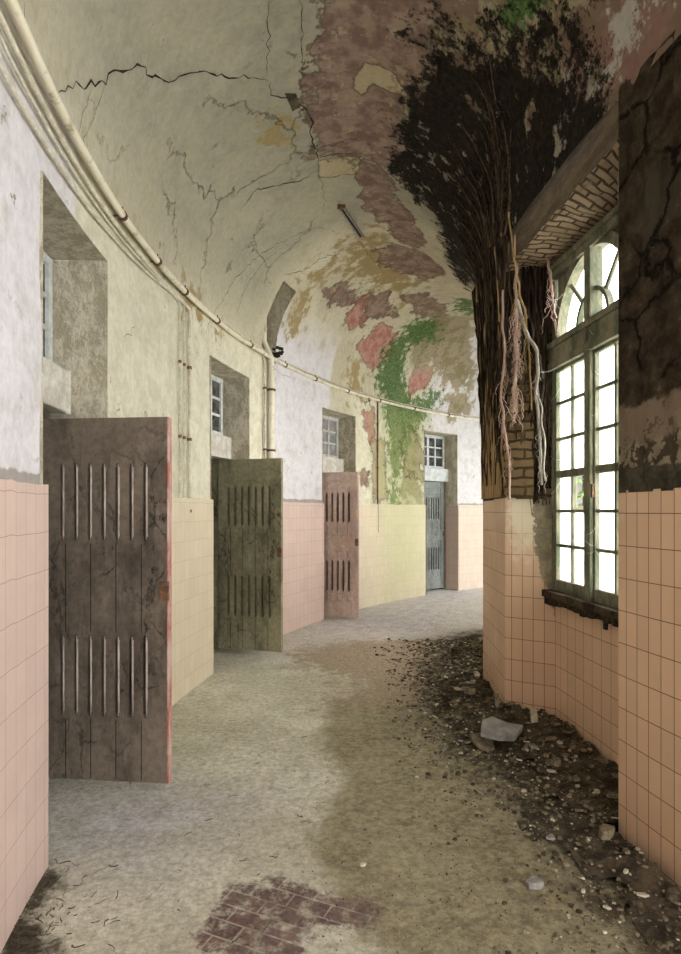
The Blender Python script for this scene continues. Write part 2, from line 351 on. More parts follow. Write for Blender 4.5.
def glass(name, tr=.5, col=(.85, .88, .85)):
    m = bpy.data.materials.new(name); m.use_nodes = True; t = m.node_tree; t.nodes.clear()
    o = t.nodes.new('ShaderNodeOutputMaterial'); mx = t.nodes.new('ShaderNodeMixShader'); a = t.nodes.new('ShaderNodeBsdfTransparent')
    b = t.nodes.new('ShaderNodeBsdfTranslucent'); b.inputs[0].default_value = (*col, 1); mx.inputs[0].default_value = 1-tr
    nz = t.nodes.new('ShaderNodeTexNoise'); nz.inputs['Scale'].default_value = 6; nz.inputs['Detail'].default_value = 6
    mr = t.nodes.new('ShaderNodeMapRange'); mr.inputs['From Min'].default_value = .45; mr.inputs['From Max'].default_value = .75
    mr.inputs['To Min'].default_value = 1-tr; mr.inputs['To Max'].default_value = min(1, 1-tr+.35)
    t.links.new(nz.outputs['Fac'], mr.inputs['Value']); t.links.new(mr.outputs[0], mx.inputs[0])
    t.links.new(a.outputs[0], mx.inputs[1]); t.links.new(b.outputs[0], mx.inputs[2]); t.links.new(mx.outputs[0], o.inputs[0]); return m
M['glass'] = glass('dusty_glass', .65)
g = NM('dark_transom_glass', .25, .5); M['dglass'] = g.out(g.mix(g.step(g.noise(8), .4, .65), (.03, .032, .03), (.10, .10, .095)))
g = NM('grey_sheen_transom_glass', .3, .5); M['gglass'] = g.out(g.mix(g.step(g.noise(8), .4, .65), (.20, .19, .19), (.34, .32, .31)))  # lighter grey is the lit, reflecting look of the panes put into their colour
# leaves
g = NM('ivy_leaf', .6, .3); g.b.inputs['Subsurface Weight'].default_value = 0; M['leaf'] = g.out(g.mix(g.noise(9), (.07, .16, .03), (.22, .36, .08)))
# ------------------------------------------------------------------ stains, in sheet coordinates
def polyS(pts): return [(hit(*p)[0]*S, hit(*p)[1]) for p in pts]
ST = {}
def stain(name, pts, w=.22): ST.setdefault(name, []).append((polyS(pts), w*1.5))
stain('mauve', [(312,55),(330,-30),(425,-30),(440,50),(405,95),(412,150),(385,168),(352,158),(318,152),(305,110)], .14)
stain('mauve', [(358,170),(380,163),(402,205),(428,240),(412,250),(378,220),(362,200)], .10)
stain('mauve', [(374,250),(420,248),(446,274),(428,280),(384,268)], .10)
stain('mauve', [(322,290),(340,284),(364,300),(350,308),(326,302)], .12)
stain('mauve', [(368,296),(385,292),(398,314),(372,318),(362,325)], .12)
stain('mauve', [(402,295),(425,292),(448,306),(444,318),(416,312)], .12)
stain('mauve', [(355,60),(375,48),(392,62),(385,92),(368,98)], .06)
stain('mauve', [(400,438),(412,432),(424,450),(420,480),(404,470)], .22)
stain('mauve', [(358,470),(366,470),(372,486),(362,486)], .12)
stain('cream', [(372,440),(384,440),(386,500),(374,500)], .2)
stain('red', [(346,310),(366,298),(364,320),(350,332)], .12)
stain('red', [(358,345),(385,320),(398,332),(392,355),(376,368),(362,360)], .12)
stain('red', [(412,368),(434,365),(428,388),(408,396)], .07)
stain('red', [(362,412),(372,410),(376,438),(368,442)], .10)
stain('mot', [(415,-40),(690,-40),(690,70),(600,110),(520,130),(400,120),(425,50)], .25)
stain('grey', [(545,120),(560,95),(600,90),(590,130),(560,150)], .2)
stain('grey', [(560,50),(610,15),(681,0),(681,60),(600,95),(565,108)], .2)
stain('cream', [(352,88),(366,62),(390,72),(406,96),(390,92),(372,84),(362,100)], .06)
stain('cream', [(318,160),(360,158),(355,175),(320,178)], .06)
stain('green', [(495,15),(520,-20),(545,-20),(540,15),(508,40)], .12)
stain('green', [(412,320),(436,318),(440,338),(410,346),(404,372),(412,400),(436,388),(440,398),(424,420),(410,440),(402,460),(397,505),(390,505),(388,440),(382,400),(376,378),(384,350),(402,332)], .22)
stain('green', [(455,300),(478,302),(478,315),(460,312)], .2)
stain('moss', [(375,410),(425,410),(428,590),(385,600),(378,520)], .35)
stain('olive', [(412,335),(436,312),(474,318),(478,372),(470,392),(446,386),(430,362),(412,372)], .25)
stain('olive', [(446,395),(475,392),(470,415),(450,420)], .2)
stain('olive', [(398,425),(424,430),(424,500),(400,505)], .30)
stain('ochre', [(300,276),(330,266),(352,268),(330,276),(310,284)], .12)
stain('ochre', [(286,330),(296,300),(312,288),(306,310),(294,335)], .16)
stain('ochre', [(340,255),(380,230),(420,280),(400,300),(360,280)], .35)
stain('ochre', [(352,362),(362,362),(362,400),(350,395)], .2)
stain('ochre', [(262,120),(290,118),(292,140),(266,142)], .12)
stain('ochre', [(185,285),(215,330),(180,305)], .2)
stain('black', [(408,95),(440,55),(480,60),(520,70),(550,60),(585,90),(600,100),(600,180),(550,330),(490,330),(468,290),(440,225),(408,180),(395,135)], .16)
stain('black', [(395,145),(425,195),(420,205),(388,172)], .12)
stain('black', [(440,50),(480,45),(560,20),(590,80),(520,90)], .5)
def fields(arr, names):
    r = {}
    for n in names:
        v = np.zeros(len(arr))
        for poly, w in ST.get(n, []):
            v = np.maximum(v, np.clip(.5-sdf(arr, poly)/(2*w), 0, 1))
        r[n] = v
    return r
SN = ['mauve', 'red', 'mot', 'grey', 'cream', 'green', 'moss', 'olive', 'ochre', 'black']
def tpx(px, py): return hit(px, py)[0]
D = [(tpx(40, 300), tpx(105.5, 350)), (tpx(210, 420), tpx(248.4, 420)), (tpx(322, 440), tpx(355, 440)), (tpx(424, 450), tpx(457, 450))]
DX = [(-27.0, -21.5)]
ALLD = D+DX
def seg(v, a, b, w): return np.clip((v-a)/w+.5, 0, 1)*np.clip((b-v)/w+.5, 0, 1)
def lines(lo, hi, step, extra=()):
    v = sorted(set([lo, hi]+[e for e in extra if lo < e < hi])); r = []
    for a, b in zip(v, v[1:]):
        n = max(1, round((b-a)/step)); r += [a+(b-a)*i/n for i in range(n)]
    return r+[hi]
def grid(us, vs, fn, skip=None):
    V = [fn(u, v) for v in vs for u in us]; n = len(us); F_ = []
    for j in range(len(vs)-1):
        for i in range(n-1):
            if skip and skip((us[i]+us[i+1])/2, (vs[j]+vs[j+1])/2): continue
            F_.append((j*n+i, j*n+i+1, (j+1)*n+i+1, (j+1)*n+i))
    return V, F_
def wav(p, k=2.2): return mn.noise(Vector(p)*k)*.012
def disp(u, v):
    p = sheet(u, v); k = min(1, max(0, (v-ZL)/.35)); return wav(p)*(1-k)+k*(mn.noise(p*1.3)*.03+mn.noise(p*5)*.008)
def on_sheet(us, vs):
    arr = np.array([(u*S, v) for v in vs for u in us])
    at = fields(arr, SN); th = arr[:, 0]/S; t = arr[:, 1]
    at['lav'] = np.maximum(.7*np.clip((th-44)/3, 0, 1), 0)+np.clip(np.maximum(seg(th, -60, -5, .5), seg(th, 18.6, 29, .5)*(t < 5)+0*t), 0, 1)*np.clip((ZL+.2-t)/.5+ (th > 18.5)*1.2, 0, 1)*(1-.0)
    at['warm'] = np.maximum(seg(th, -5, 18, .5), seg(th, 33, 41, 3))*(t < ZL)
    at['seam'] = np.exp(-((t-1.635)/.03)**2)*at['lav']
    at['vault'] = np.clip((t-ZL)/.6, 0, 1)*np.clip((19-th)/3, 0, 1)
    return arr, at
# ------------------------------------------------------------------ setting: left wall
def is_door(th, z): return any(a < th < b for a, b in ALLD) and z < ZDOOR
ex = [e for d in ALLD for e in d]
us = lines(TH0, TH1, .30, ex); vs = lines(0, ZL, .045, [ZDOOR]); vs[-1] = ZL+.02
V, Fc = grid(us, vs, lambda u, v: P(u, RO, v)+inward(u, 0)*(wav(P(u, RO, min(v, ZL)))-(.012 if v > ZL else 0)), is_door)
arr, at = on_sheet(us, vs)
wl = mesh('wall_left', V, Fc, M['plaster'], None, True, arr, at)
tag(wl, 'curved outer wall with pale plaster above and the cell doorways', 'wall', kind='structure')
# dado of tiles, slightly proud
us = lines(TH0, TH1, .4, ex)
def dado_top(u): return 1.608+.012*mn.noise(Vector((u*1.7, 3, 1)))
V, Fc = grid(us, lines(0, 1, .12), lambda u, v: P(u, RO-.034, -.02*(1-v)+v*dado_top(u)), lambda u, v: is_door(u, .5))
arr = np.array([(u*S*RO/8.4, v*1.608) for v in lines(0, 1, .12) for u in us]); th = arr[:, 0]/(S*RO/8.4)
da = fields(np.array([(t_*S, z_) for t_, z_ in zip(th, arr[:, 1])]), ['moss'])
da['warm'] = np.maximum(np.maximum(seg(th, -2.5, 16.5, 1.5), seg(th, 33, 46, 3)), .5*(th > 46))
dd = mesh('tile_dado', V, Fc, M['tile_l'], wl, False, arr, da); solidify(dd, .034, -1)
# doorway reveals
def strip(name, p0, p1, z0, z1, mat, parent, nx=14, nz=30, wob=0.0, uvw=1.0, attrs=None, ztop=None, u0=0.0, nrm=None):
    p0 = Vector((*p0, 0)); p1 = Vector((*p1, 0)); L = (p1-p0).length; V = []; U = []
    n = nrm or (p1-p0).cross(Vector((0, 0, 1))).normalized()
    for j in range(nz+1):
        for i in range(nx+1):
            a = i/nx; b = j/nz; q = p0.lerp(p1, a); zt = ztop(a) if ztop else z1; z = z0+(zt-z0)*b
            q = Vector((q.x, q.y, z)); 
            if wob: q += min(1, 8*min(a, 1-a)*(L/.3)+(.15 if wob < .02 else 0))*n*(mn.noise(q*4)*wob+(mn.noise(q*13)*wob*.8 if wob > .015 else 0))
            V.append(q); U.append((u0+a*L*uvw, z))
    Fq = [(j*(nx+1)+i, j*(nx+1)+i+1, (j+1)*(nx+1)+i+1, (j+1)*(nx+1)+i) for j in range(nz) for i in range(nx)]
    at = attrs(np.array(U), V) if attrs else None
    return mesh(name, V, Fq, mat, parent, True, np.array(U), at)
DEP = .33
for k, (a, b) in enumerate(ALLD):
    for e in (a, b):
        q0 = P(e, RO-.012, 0); q1 = P(e, RO+DEP+.12, 0)
        strip('door_jamb', (q0.x, q0.y), (q1.x, q1.y), 0, ZDOOR, M['jamb'], wl, wob=.012)
        if e == b or k == 3:
            t0 = P(e-(.09 if e == b else -.09), RO-.045, 0); t1 = P(e-(.09 if e == b else -.09), RO+DEP-.06, 0)
            strip('jamb_tile', (t0.x, t0.y), (t1.x, t1.y), 0, 1.6, M['tile_l'], wl, attrs=lambda U, V: {'warm': np.full(len(U), 1.0 if k in (0, 1) else .25), 'moss': np.zeros(len(U))})
    us = lines(a, b, .5); V, Fc = grid(us, [0, .5, 1], lambda u, v: P(u, RO-.01+v*(DEP+.14), ZDOOR))
    mesh('door_head', V, Fc, M['jamb'], wl)
# cells behind: closed dark rooms
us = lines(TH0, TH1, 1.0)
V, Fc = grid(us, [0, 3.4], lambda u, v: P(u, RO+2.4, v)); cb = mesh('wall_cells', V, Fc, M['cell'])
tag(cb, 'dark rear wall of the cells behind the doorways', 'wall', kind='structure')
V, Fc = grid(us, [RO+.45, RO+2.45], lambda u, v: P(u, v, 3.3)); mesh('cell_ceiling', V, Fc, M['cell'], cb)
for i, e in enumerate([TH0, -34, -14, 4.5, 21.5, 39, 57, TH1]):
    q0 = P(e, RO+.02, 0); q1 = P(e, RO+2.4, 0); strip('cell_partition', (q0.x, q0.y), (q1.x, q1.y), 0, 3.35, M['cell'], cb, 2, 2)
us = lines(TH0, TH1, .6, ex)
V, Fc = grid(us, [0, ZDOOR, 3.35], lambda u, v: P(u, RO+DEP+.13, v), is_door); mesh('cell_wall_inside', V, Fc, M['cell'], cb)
# ------------------------------------------------------------------ vault with the chase over the second doorway
chA, chB = hit(263, 352)[0], hit(275, 360)[0]
CH0, CH1 = chA-.15, chB+.1
tch = hit(292, 288)[1]
us = lines(TH0, TH1, .30, [CH0, CH1]); vs = lines(ZL, ZL+PI*TV, .04, [tch])
def chskip(u, v):
    if not (CH0 < u < CH1 and v < tch): return False
    return True
LM = [(thr(*A0)[0]+k*STEP, thr(*B0)[0]+k*STEP) for k in (-2, -1, 0, 1, 2, 3)]
def vpos(u, v):
    return sheet(u, v)+inward(u, v)*disp(u, v)
V, Fc = grid(us, vs, vpos, chskip)
arr, at = on_sheet(us, vs)
ce = mesh('ceiling', V, Fc, M['plaster'], None, True, arr, at)
tag(ce, 'cracked barrel vault with peeling pink, green and blackened plaster', 'ceiling', kind='structure')
nv = 14; V = []; Fc = []
prof = [ZL+(tch-ZL)*i/nv for i in range(nv+1)]
for t in prof:
    for u, o in ((CH0, 0), (CH0, .32), (CH1, .32), (CH1, 0)): V.append(vpos(u, t)-inward(u, t)*o)
for i in range(nv):
    for k in range(3): a = i*4+k; Fc.append((a, a+1, a+5, a+4))
Fc.append((nv*4, nv*4+1, nv*4+2, nv*4+3)); Fc.append((0, 1, 2, 3))
mesh('pipe_chase', V, Fc, M['jamb'], ce)
# cracks
def crack(pts, w=.006, jit=.02, seed=1):
    rr = random.Random(seed); hp = [hit(*p) for p in pts]; Q = []
    for (a, b), (c, d) in zip(hp, hp[1:]):
        L = math.hypot((c-a)*S, d-b); n = max(2, int(L/.035))
        for i in range(n): Q.append((a+(c-a)*i/n+rr.gauss(0, jit)/S*.6, b+(d-b)*i/n+rr.gauss(0, jit)*.6))
    Q.append(hp[-1]); n = len(Q); V = []; Fc = []
    for i, (a, b) in enumerate(Q):
        a2, b2 = Q[min(i+1, n-1)]; a1, b1 = Q[max(i-1, 0)]; dx, dy = (a2-a1)*S, b2-b1; l = math.hypot(dx, dy) or 1
        ww = w*(.35+rr.random())*(min(1, 4*min(i, n-1-i)/n+.25)); nx_, ny_ = -dy/l*ww/2, dx/l*ww/2
        off = .004
        for s_ in (-1, 1):
            th_, t_ = a+s_*nx_/S, b+s_*ny_
            f = (vpos(th_, t_) if t_ > ZL else sheet(th_, t_)+inward(th_, 0)*.013); V.append(f+inward(th_, t_)*off)
        if i: Fc.append((2*i-2, 2*i-1, 2*i+1, 2*i))
    return V, Fc
CR = [([(55,96),(75,84),(100,82),(115,70),(140,67),(152,77),(170,81),(190,73),(210,70),(225,75),(247,74),(268,80)], .016),
 ([(268,80),(272,94),(286,96),(303,104),(312,120),(310,130),(317,150),(318,160)], .018), ([(318,155),(345,152),(362,153)], .016),
 ([(318,170),(300,180),(280,184),(258,190),(250,198),(240,212)], .014), ([(268,0),(268,50),(266,78)], .007), ([(303,-10),(302,60),(300,96)], .007),
 ([(318,172),(322,185),(325,200),(322,215)], .006), ([(200,340),(222,300),(232,280),(250,262),(290,238),(345,221)], .007),
 ([(235,330),(240,300),(258,268),(285,245)], .008), ([(103,78),(95,110),(84,140),(86,165)], .005), ([(90,90),(80,120),(77,135)], .005), ([(25,0),(24,30),(27,60)], .005),
 ([(345,221),(370,255),(385,275)], .007), ([(345,380),(352,350),(362,325)], .006), ([(268,365),(280,375),(295,379)], .006), ([(120,338),(133,325)], .005),
 ([(210,332),(212,345)], .006), ([(285,275),(305,270),(322,258),(345,252)], .012), ([(325,255),(345,240),(380,225)], .006), ([(236,360),(240,385)], .004),
 ([(318,178),(345,172),(355,165)], .006), ([(420,170),(440,200),(465,260)], .010), ([(410,182),(440,220),(462,270)], .012), ([(398,162),(425,190)], .014)]
V = []; Fc = []
for i, (pp, w) in enumerate(CR):
    v, f = crack(pp, w*.72, .014, i); b = len(V); V += v; Fc += [tuple(b+x for x in q) for q in f]
mesh('plaster_crack', V, Fc, M['dark'], ce)
# small broken-out pocket in the ceiling
V = []; pk = [hit(*p) for p in [(284,91),(296,92),(300,105),(292,109)]]
for off in (.006,): V += [vpos(*q)+inward(*q)*off for q in pk]
mesh('broken_pocket', V, [(0, 1, 2, 3)], M['stoned'], ce)
# ------------------------------------------------------------------ setting: inner wall, built along its broken plan line
wr = empty('wall_right'); tag(wr, 'inner wall of tiled piers and splayed window recesses', 'wall', kind='structure')
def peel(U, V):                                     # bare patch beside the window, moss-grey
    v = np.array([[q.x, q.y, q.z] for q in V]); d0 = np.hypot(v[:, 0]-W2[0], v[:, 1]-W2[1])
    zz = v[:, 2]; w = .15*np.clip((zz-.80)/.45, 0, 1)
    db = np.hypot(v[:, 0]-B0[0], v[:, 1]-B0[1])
    return {'peel': np.clip(.5+(w-d0)/.10, 0, 1)*(zz > .75), 'pale': np.clip((zz-.95)/.6, 0, 1)*np.clip((db+.05)/.12, 0, 1)*(d0 < .5)}  # pale field: window glow painted on the upper jamb tiles
def nopeel(U, V):
    return {'peel': np.array([max(0, min(1, (q.z-1.56)/.06)) for q in V])*.5}
ZDR = 1.593; ZLI = 3.18
def face(k, p, q, kind):
    p = rotp(p, k) if k else p; q = rotp(q, k) if k else q
    v = kind == 'jamb'
    if kind == 'under':
        strip('tile_dado', p, q, -.03, .90, M['tile_w'], wr, 16, 16, attrs=nopeel, u0=-.02)
    elif kind == 'jamb':
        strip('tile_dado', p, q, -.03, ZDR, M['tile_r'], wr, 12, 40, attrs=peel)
        strip('jamb_brick', p, q, ZDR-.01, ZLI+.03, M['brickpier'], wr, 12, 40, .014)
    elif kind == 'pier':
        strip('tile_dado', p, q, -.03, ZDR, M['tile_r'], wr, 20, 40, attrs=nopeel)
        strip('pier_render', p, q, ZDR-.01, ZR+.16, M['rough'], wr, 24, 60, .018)
for k in (-1, 0, 1, 2):
    a = rotp(A0, k) if k else A0; b = rotp(B0, k) if k else B0; w1 = rotp(W1, k) if k else W1; w2 = rotp(W2, k) if k else W2
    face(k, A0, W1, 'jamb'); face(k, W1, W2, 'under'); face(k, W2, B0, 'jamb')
    strip('lintel', a, b, ZLI, ZR+.12, M['timber'], wr, 30, 10, .006)
    strip('wall_above_window', w1, w2, 3.12, 3.45, M['timber'], wr, 4, 2)
    us = lines(-.02, 1.02, .05); vs = lines(-.1, 1.05, .08)
    def sof(u, v):
        pa = Vector((*a, ZLI)).lerp(Vector((*b, ZLI)), u); pw = Vector((*w1, 3.15)).lerp(Vector((*w2, 3.15)), u)
        q = pa.lerp(pw, v); q.z += .02*mn.noise(q*9); return q
    V, Fc = grid(us, vs, sof); mesh('brick_soffit', V, Fc, M['bricksof'], wr, True, [(v*.36, u*1.5) for v in vs for u in us])
face(0, B0, C1, 'pier')
# near pier follows the circle toward and past the camera
tb = thr(*rotp(B0, -1))[0]; ta = thr(*A0)[0]
cur = [P(tb+(ta-tb)*i/5, thr(*A0)[1], 0) for i in range(6)]
acc = 0
for i in range(5):
    p, q = cur[i], cur[i+1]
    acc_l = (q-p).length
    strip('tile_dado', (p.x, p.y), (q.x, q.y), -.03, ZDR, M['tile_r'], wr, 8, 40, attrs=nopeel, u0=acc)
    strip('pier_render', (p.x, p.y), (q.x, q.y), ZDR-.01, ZR+.04, M['rough'], wr, 24, 90, .026, nrm=Vector((-1, .2, 0)).normalized()); acc += acc_l
for k in (1, 2):
    p, q = rotp(B0, k), rotp(C1, k); face(0, p, q, 'pier')
q1 = rotp(A0, 3); q0 = rotp(C1, 2); face(0, q0, q1, 'pier')
p0 = P(TH0, 7.12, 0); p1 = rotp(A0, -1); face(0, (p0.x, p0.y), p1, 'pier')
# end wall beyond the bend
q0 = P(TH1-.5, 6.9, 0); q1 = P(TH1-.5, RO+.1, 0)
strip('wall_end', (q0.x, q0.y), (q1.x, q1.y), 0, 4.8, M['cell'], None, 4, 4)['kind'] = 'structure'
tag(bpy.data.objects['wall_end'], 'plain wall closing the corridor beyond the bend', 'wall')
# ------------------------------------------------------------------ floor
us = lines(TH0, TH1, .30); vs = lines(6.55, RO+2.45, .045)
V, Fc = grid(us, vs, lambda u, v: P(u, v, mn.noise(P(u, v, 0)*1.4)*.006-.004))
fx = np.array([(q.x, q.y) for q in V])
def ff(polys):
    v = np.zeros(len(fx))
    for pts, w in polys: v = np.maximum(v, np.clip(.5-sdf(fx, [floorhit(*p) for p in pts])/(2*w), 0, 1))
    return v
at = dict(
 brown=ff([([(430,655),(400,690),(330,700),(320,740),(345,780),(310,830),(330,900),(380,960),(681,1100),(681,880),(620,830),(500,700),(483,650)], .15)]),
 damp=ff([([(290,650),(350,640),(430,640),(470,660),(430,700),(330,705),(350,680),(300,668)], .6)]),
 dirt=ff([([(430,640),(483,630),(500,700),(560,735),(620,800),(681,850),(681,954),(640,930),(580,860),(520,790),(450,745),(425,690)], .42), ([(0,935),(48,858),(60,870),(40,920),(60,960),(0,960)], .10)]),
 bricks=ff([([(195,945),(215,905),(240,882),(285,880),(350,895),(385,900),(370,925),(315,925),(300,960),(240,960)], .10)]),
 cool=np.clip(ff([([(300,625),(430,588),(483,586),(483,640),(430,640),(330,645),(290,650)], .7), ([(50,800),(170,790),(240,800),(150,860),(60,850)], .3)]), 0, 1))  # far patch: bluish light from the hidden window, painted into the floor colour
fl = mesh('floor', V, Fc, M['floor'], None, True, fx, at); tag(fl, 'dusty stained screed floor of the corridor', 'floor', kind='structure')
# ground outside
V, Fc = grid(lines(TH0-20, TH1, 2), [-30, 0, 4, 6.9], lambda u, v: P(u, max(v, .01) if v > 0 else .02, -.25)); 
g_ = mesh('ground_outside', V, [f for f in Fc], M['grass']); tag(g_, 'overgrown courtyard ground outside the windows', 'ground', kind='structure')
# ------------------------------------------------------------------ corridor windows
def arc(cx, cz, r0, r1, a0, a1, y0, y1, mb, n=16):
    b = len(mb.v)
    for i in range(n+1):
        a = a0+(a1-a0)*i/n
        for r, y in ((r0, y0), (r1, y0), (r1, y1), (r0, y1)): mb.v.append(Vector((cx+r*math.cos(a), y, cz+r*math.sin(a))))
    for i in range(n):
        for k in range(4): p = b+i*4+k; q = b+i*4+(k+1) % 4; mb.f.append((p, q, q+4, p+4))
    mb.f += [(b, b+1, b+2, b+3), tuple(b+n*4+k for k in (3, 2, 1, 0))]
def make_window(k, num):
    w1 = Vector((*(rotp(W1, k) if k else W1), 0)); w2 = Vector((*(rotp(W2, k) if k else W2), 0))
    d = w2-w1; W = d.length; h = W/2
    o = empty('window_%d' % num, (w1+w2)/2, math.atan2(d.y, d.x)); o['kind'] = 'structure'
    zb, z0, zt, za = .93, 1.0, 2.46, 2.64                    # x along, +y = outside? (local -y is the far side of d)
    f = MB(); f.box(-h, -h+.035, -.05, .03, zb, 3.14).box(h-.04, h, -.05, .03, zb, 3.14).box(-.036, .036, -.035, .05, zb, 3.1)
    bevel(f.build('window_frame', M['winwood'], o), .006)
    f = MB(); f.box(-h, h, -.05, .055, 3.06, 3.14).box(-h, h, -.02, .075, 3.105, 3.14); bevel(f.build('head_beam', M['winwood'], o), .006)
    f = MB(); f.box(-h, h, -.03, .05, zt+.03, za-.03).box(-h, h, -.03, .065, za-.045, za-.005).box(-h, h, -.03, .06, zt-.01, zt+.04)
    bevel(f.build('transom', M['winwood'], o), .005)
    R = h-.06
    f = MB(); arc(0, za, R-.035, R+.03, 0, PI, -.03, .035, f, 28); arc(0, za, .17, .195, 0, PI, -.015, .02, f, 20)
    for a in (PI/4+.05, 3*PI/4-.05):
        c, s_ = math.cos(a), math.sin(a); f.tube([(c*.19, 0, za+s_*.19), (c*(R-.02), 0, za+s_*(R-.02))], .014, 6)
    f.box(-h+.05, h-.05, -.02, .025, za-.02, za+.02)
    f.build('fanlight', M['winwood'], o)
    f = MB()                                        # spandrels fill beside the arch
    for s_ in (-1, 1):
        for i in range(10):
            a0 = PI/2*i/10; a1 = PI/2*(i+1)/10; x0, x1 = s_*R*math.cos(a0), s_*R*math.cos(a1); zz = za+R*math.sin(a0)
            if abs(x0-x1) > .004: f.box(min(x0, x1), max(x0, x1), -.01, .01, za+R*math.sin(a1)-.005, 3.08)
    f.build('spandrel', M['winwood'], o)
    rows = [1.04, 1.27, 1.50, 1.745, 1.98, 2.22, 2.46]
    for s_ in (-1, 1):
        x0, x1 = (.03, h-.04) if s_ > 0 else (-h+.035, -.03)
        c = MB(); c.box(x0, x0+.02, -.02, .025, z0-.05, zt).box(x1-.02, x1, -.02, .025, z0-.05, zt)
        c.box(x0, x1, -.02, .025, z0-.07, 1.04).box(x0, x1, -.02, .025, zt-.03, zt)
        xm = (x0+x1)/2; c.box(xm-.011, xm+.011, -.015, .018, 1.0, zt)
        for i, z in enumerate(rows[1:-1]): t = .024 if i == 2 else .010; c.box(x0, x1, -.015, .018, z-t, z+t)
        cs = c.build('casement', M['winwood'], o); bevel(cs, .003, 1)
        pm = MB(); rr = random.Random(num*7+s_)
        for i in range(6):
            for j, (u0, u1) in enumerate(((x0+.03, xm), (xm, x1-.03))):
                if rr.random() < .12: continue
                pm.box(u0, u1, -.002, .001, rows[i], rows[i+1])
        pm.build('glass_pane', M['glass'], cs)
        MB().box(x0+(.0 if s_ > 0 else x1-x0-.018), x0+(.018 if s_ > 0 else x1-x0), .025, .04, 1.58, 1.66).build('window_latch', M['rust'], cs)
    s = MB(); rr = random.Random(3); n = 24
    for i in range(n):
        a, b = -h-.03+(W+.04)*i/n, -h-.03+(W+.04)*(i+1)/n; j = rr.random()*.012
        s.box(a, b, -.06, .085+j, .915+rr.random()*.01, .965).box(a, b, -.05, .055+j*2, .865+rr.random()*.02, .915)
    s.box(-h*.4, -h*.4+.03, .03, .045, .83, .88)
    s.build('window_sill', M['sill'], o)
    return o
w = make_window(0, 1); tag(w, 'tall arched window with mossy grey wooden bars in the recess', 'window')
w = make_window(1, 2); tag(w, 'arched window hidden behind the root covered pier', 'window')
w = make_window(2, 3); tag(w, 'arched window farthest around the bend', 'window')
w = make_window(-1, 4); tag(w, 'arched window beside the photographer', 'window')
# ------------------------------------------------------------------ doors
def make_door(k, hinge, free, h, mat, slatmat, nslot, label, thick=.05, framed=False, z0=.03, rededge=False, closed=False, near=False):
    a, b = D[k]; hv = Vector((*hinge, 0)); fv = Vector((*free, 0)); d = fv-hv; W = d.length
    root = empty('door_%d' % (k+1), (hv.x, hv.y, 0), 0); tag(root, label, 'door', kind='structure')
    rz = math.atan2(d.y, d.x)
    # slots
    s0, s1 = W*.17, W*.83; xs = [s0+(s1-s0)*i/(nslot-1) for i in range(nslot)]; sw = .030
    bx = sorted([0, W]+[x+q for x in xs for q in (-sw/2, sw/2)]+[x+q for x in xs for q in (-sw/4, sw/4)])
    zz = [z0, .38, .40, .80, .82, 1.34, 1.36, 1.74, 1.76, h]
    def cut(x, z):
        for c in xs:
            if abs(x-c) < sw/2 and (.40 < z < .80 or 1.36 < z < 1.74): return True
            if abs(x-c) < sw/4 and (.38 < z < .82 or 1.34 < z < 1.76): return True
        return False
    V, Fc = grid(bx, zz, lambda u, v: Vector((u, 0, v)), cut)
    lf = mesh('door_leaf', V, Fc, mat, root); lf.rotation_euler.z = rz
    m = solidify(lf, thick, 1); 
    # room-side grooves between planks are thin proud battens of the same paint
    bt = MB(); n = 5
    for i in range(1, n): bt.box(W*i/n-.002, W*i/n+.002, -thick-.0015, -thick+.001, z0+.01, .36).box(W*i/n-.002, W*i/n+.002, -thick-.0015, -thick+.001, .84, 1.32)
    q = bt.build('plank_joint', M['dark'], root); q.rotation_euler.z = rz; q.location.z = 0
    bk = MB().box(s0-.03, s1+.03, .001, .007, .36, .84).box(s0-.03, s1+.03, .001, .007, 1.32, 1.78).build('slot_dark_sheet', M['dark'], root); bk.rotation_euler.z = rz  # dark sheet added behind the slots so that they read black
    for c in xs:
        for (u, v) in ((.385, .815), (1.345, 1.755)):
            sl = MB().tube([(c+sw*.22, -thick*.86, u), (c+sw*.22, -thick*.86, v)], .0075, 6).build('slat', slatmat, root, True); sl.rotation_euler.z = rz
    if framed:
        fr = MB(); e = .012
        fr.box(W-.09, W, -thick-e, -thick+.001, z0, h).box(0, W-.09, -thick-e, -thick+.001, h-.13, h).box(0, W-.09, -thick-e, -thick+.001, z0, z0+.22)
        fr.box(0, W-.09, -thick-e, -thick+.001, .94, 1.16)
        q = bevel(fr.build('door_rail', mat, root), .003, 1); q.rotation_euler.z = rz
    ed = MB().box(W, W+.006, -thick, 0, z0, h).build('door_edge', M['rededge'] if rededge else mat, root); ed.rotation_euler.z = rz
    lk = MB().box(W-.035, W+.012, -thick-.018, -thick+.001, 1.02, 1.12).tube([(W-.02, -thick-.018, 1.07), (W-.02, -thick-.03, 1.07)], .012, 8)
    lk = lk.build('door_latch', M['rust'], root); lk.rotation_euler.z = rz
    for z in (.3, 1.1, 1.8):
        hg = MB().tube([(-.012, -.01, z), (-.012, -.01, z+.1)], .011, 8).box(-.012, .05, -.004, .006, z+.01, z+.09).build('door_hinge', M['rust'], root); hg.rotation_euler.z = rz
    return root
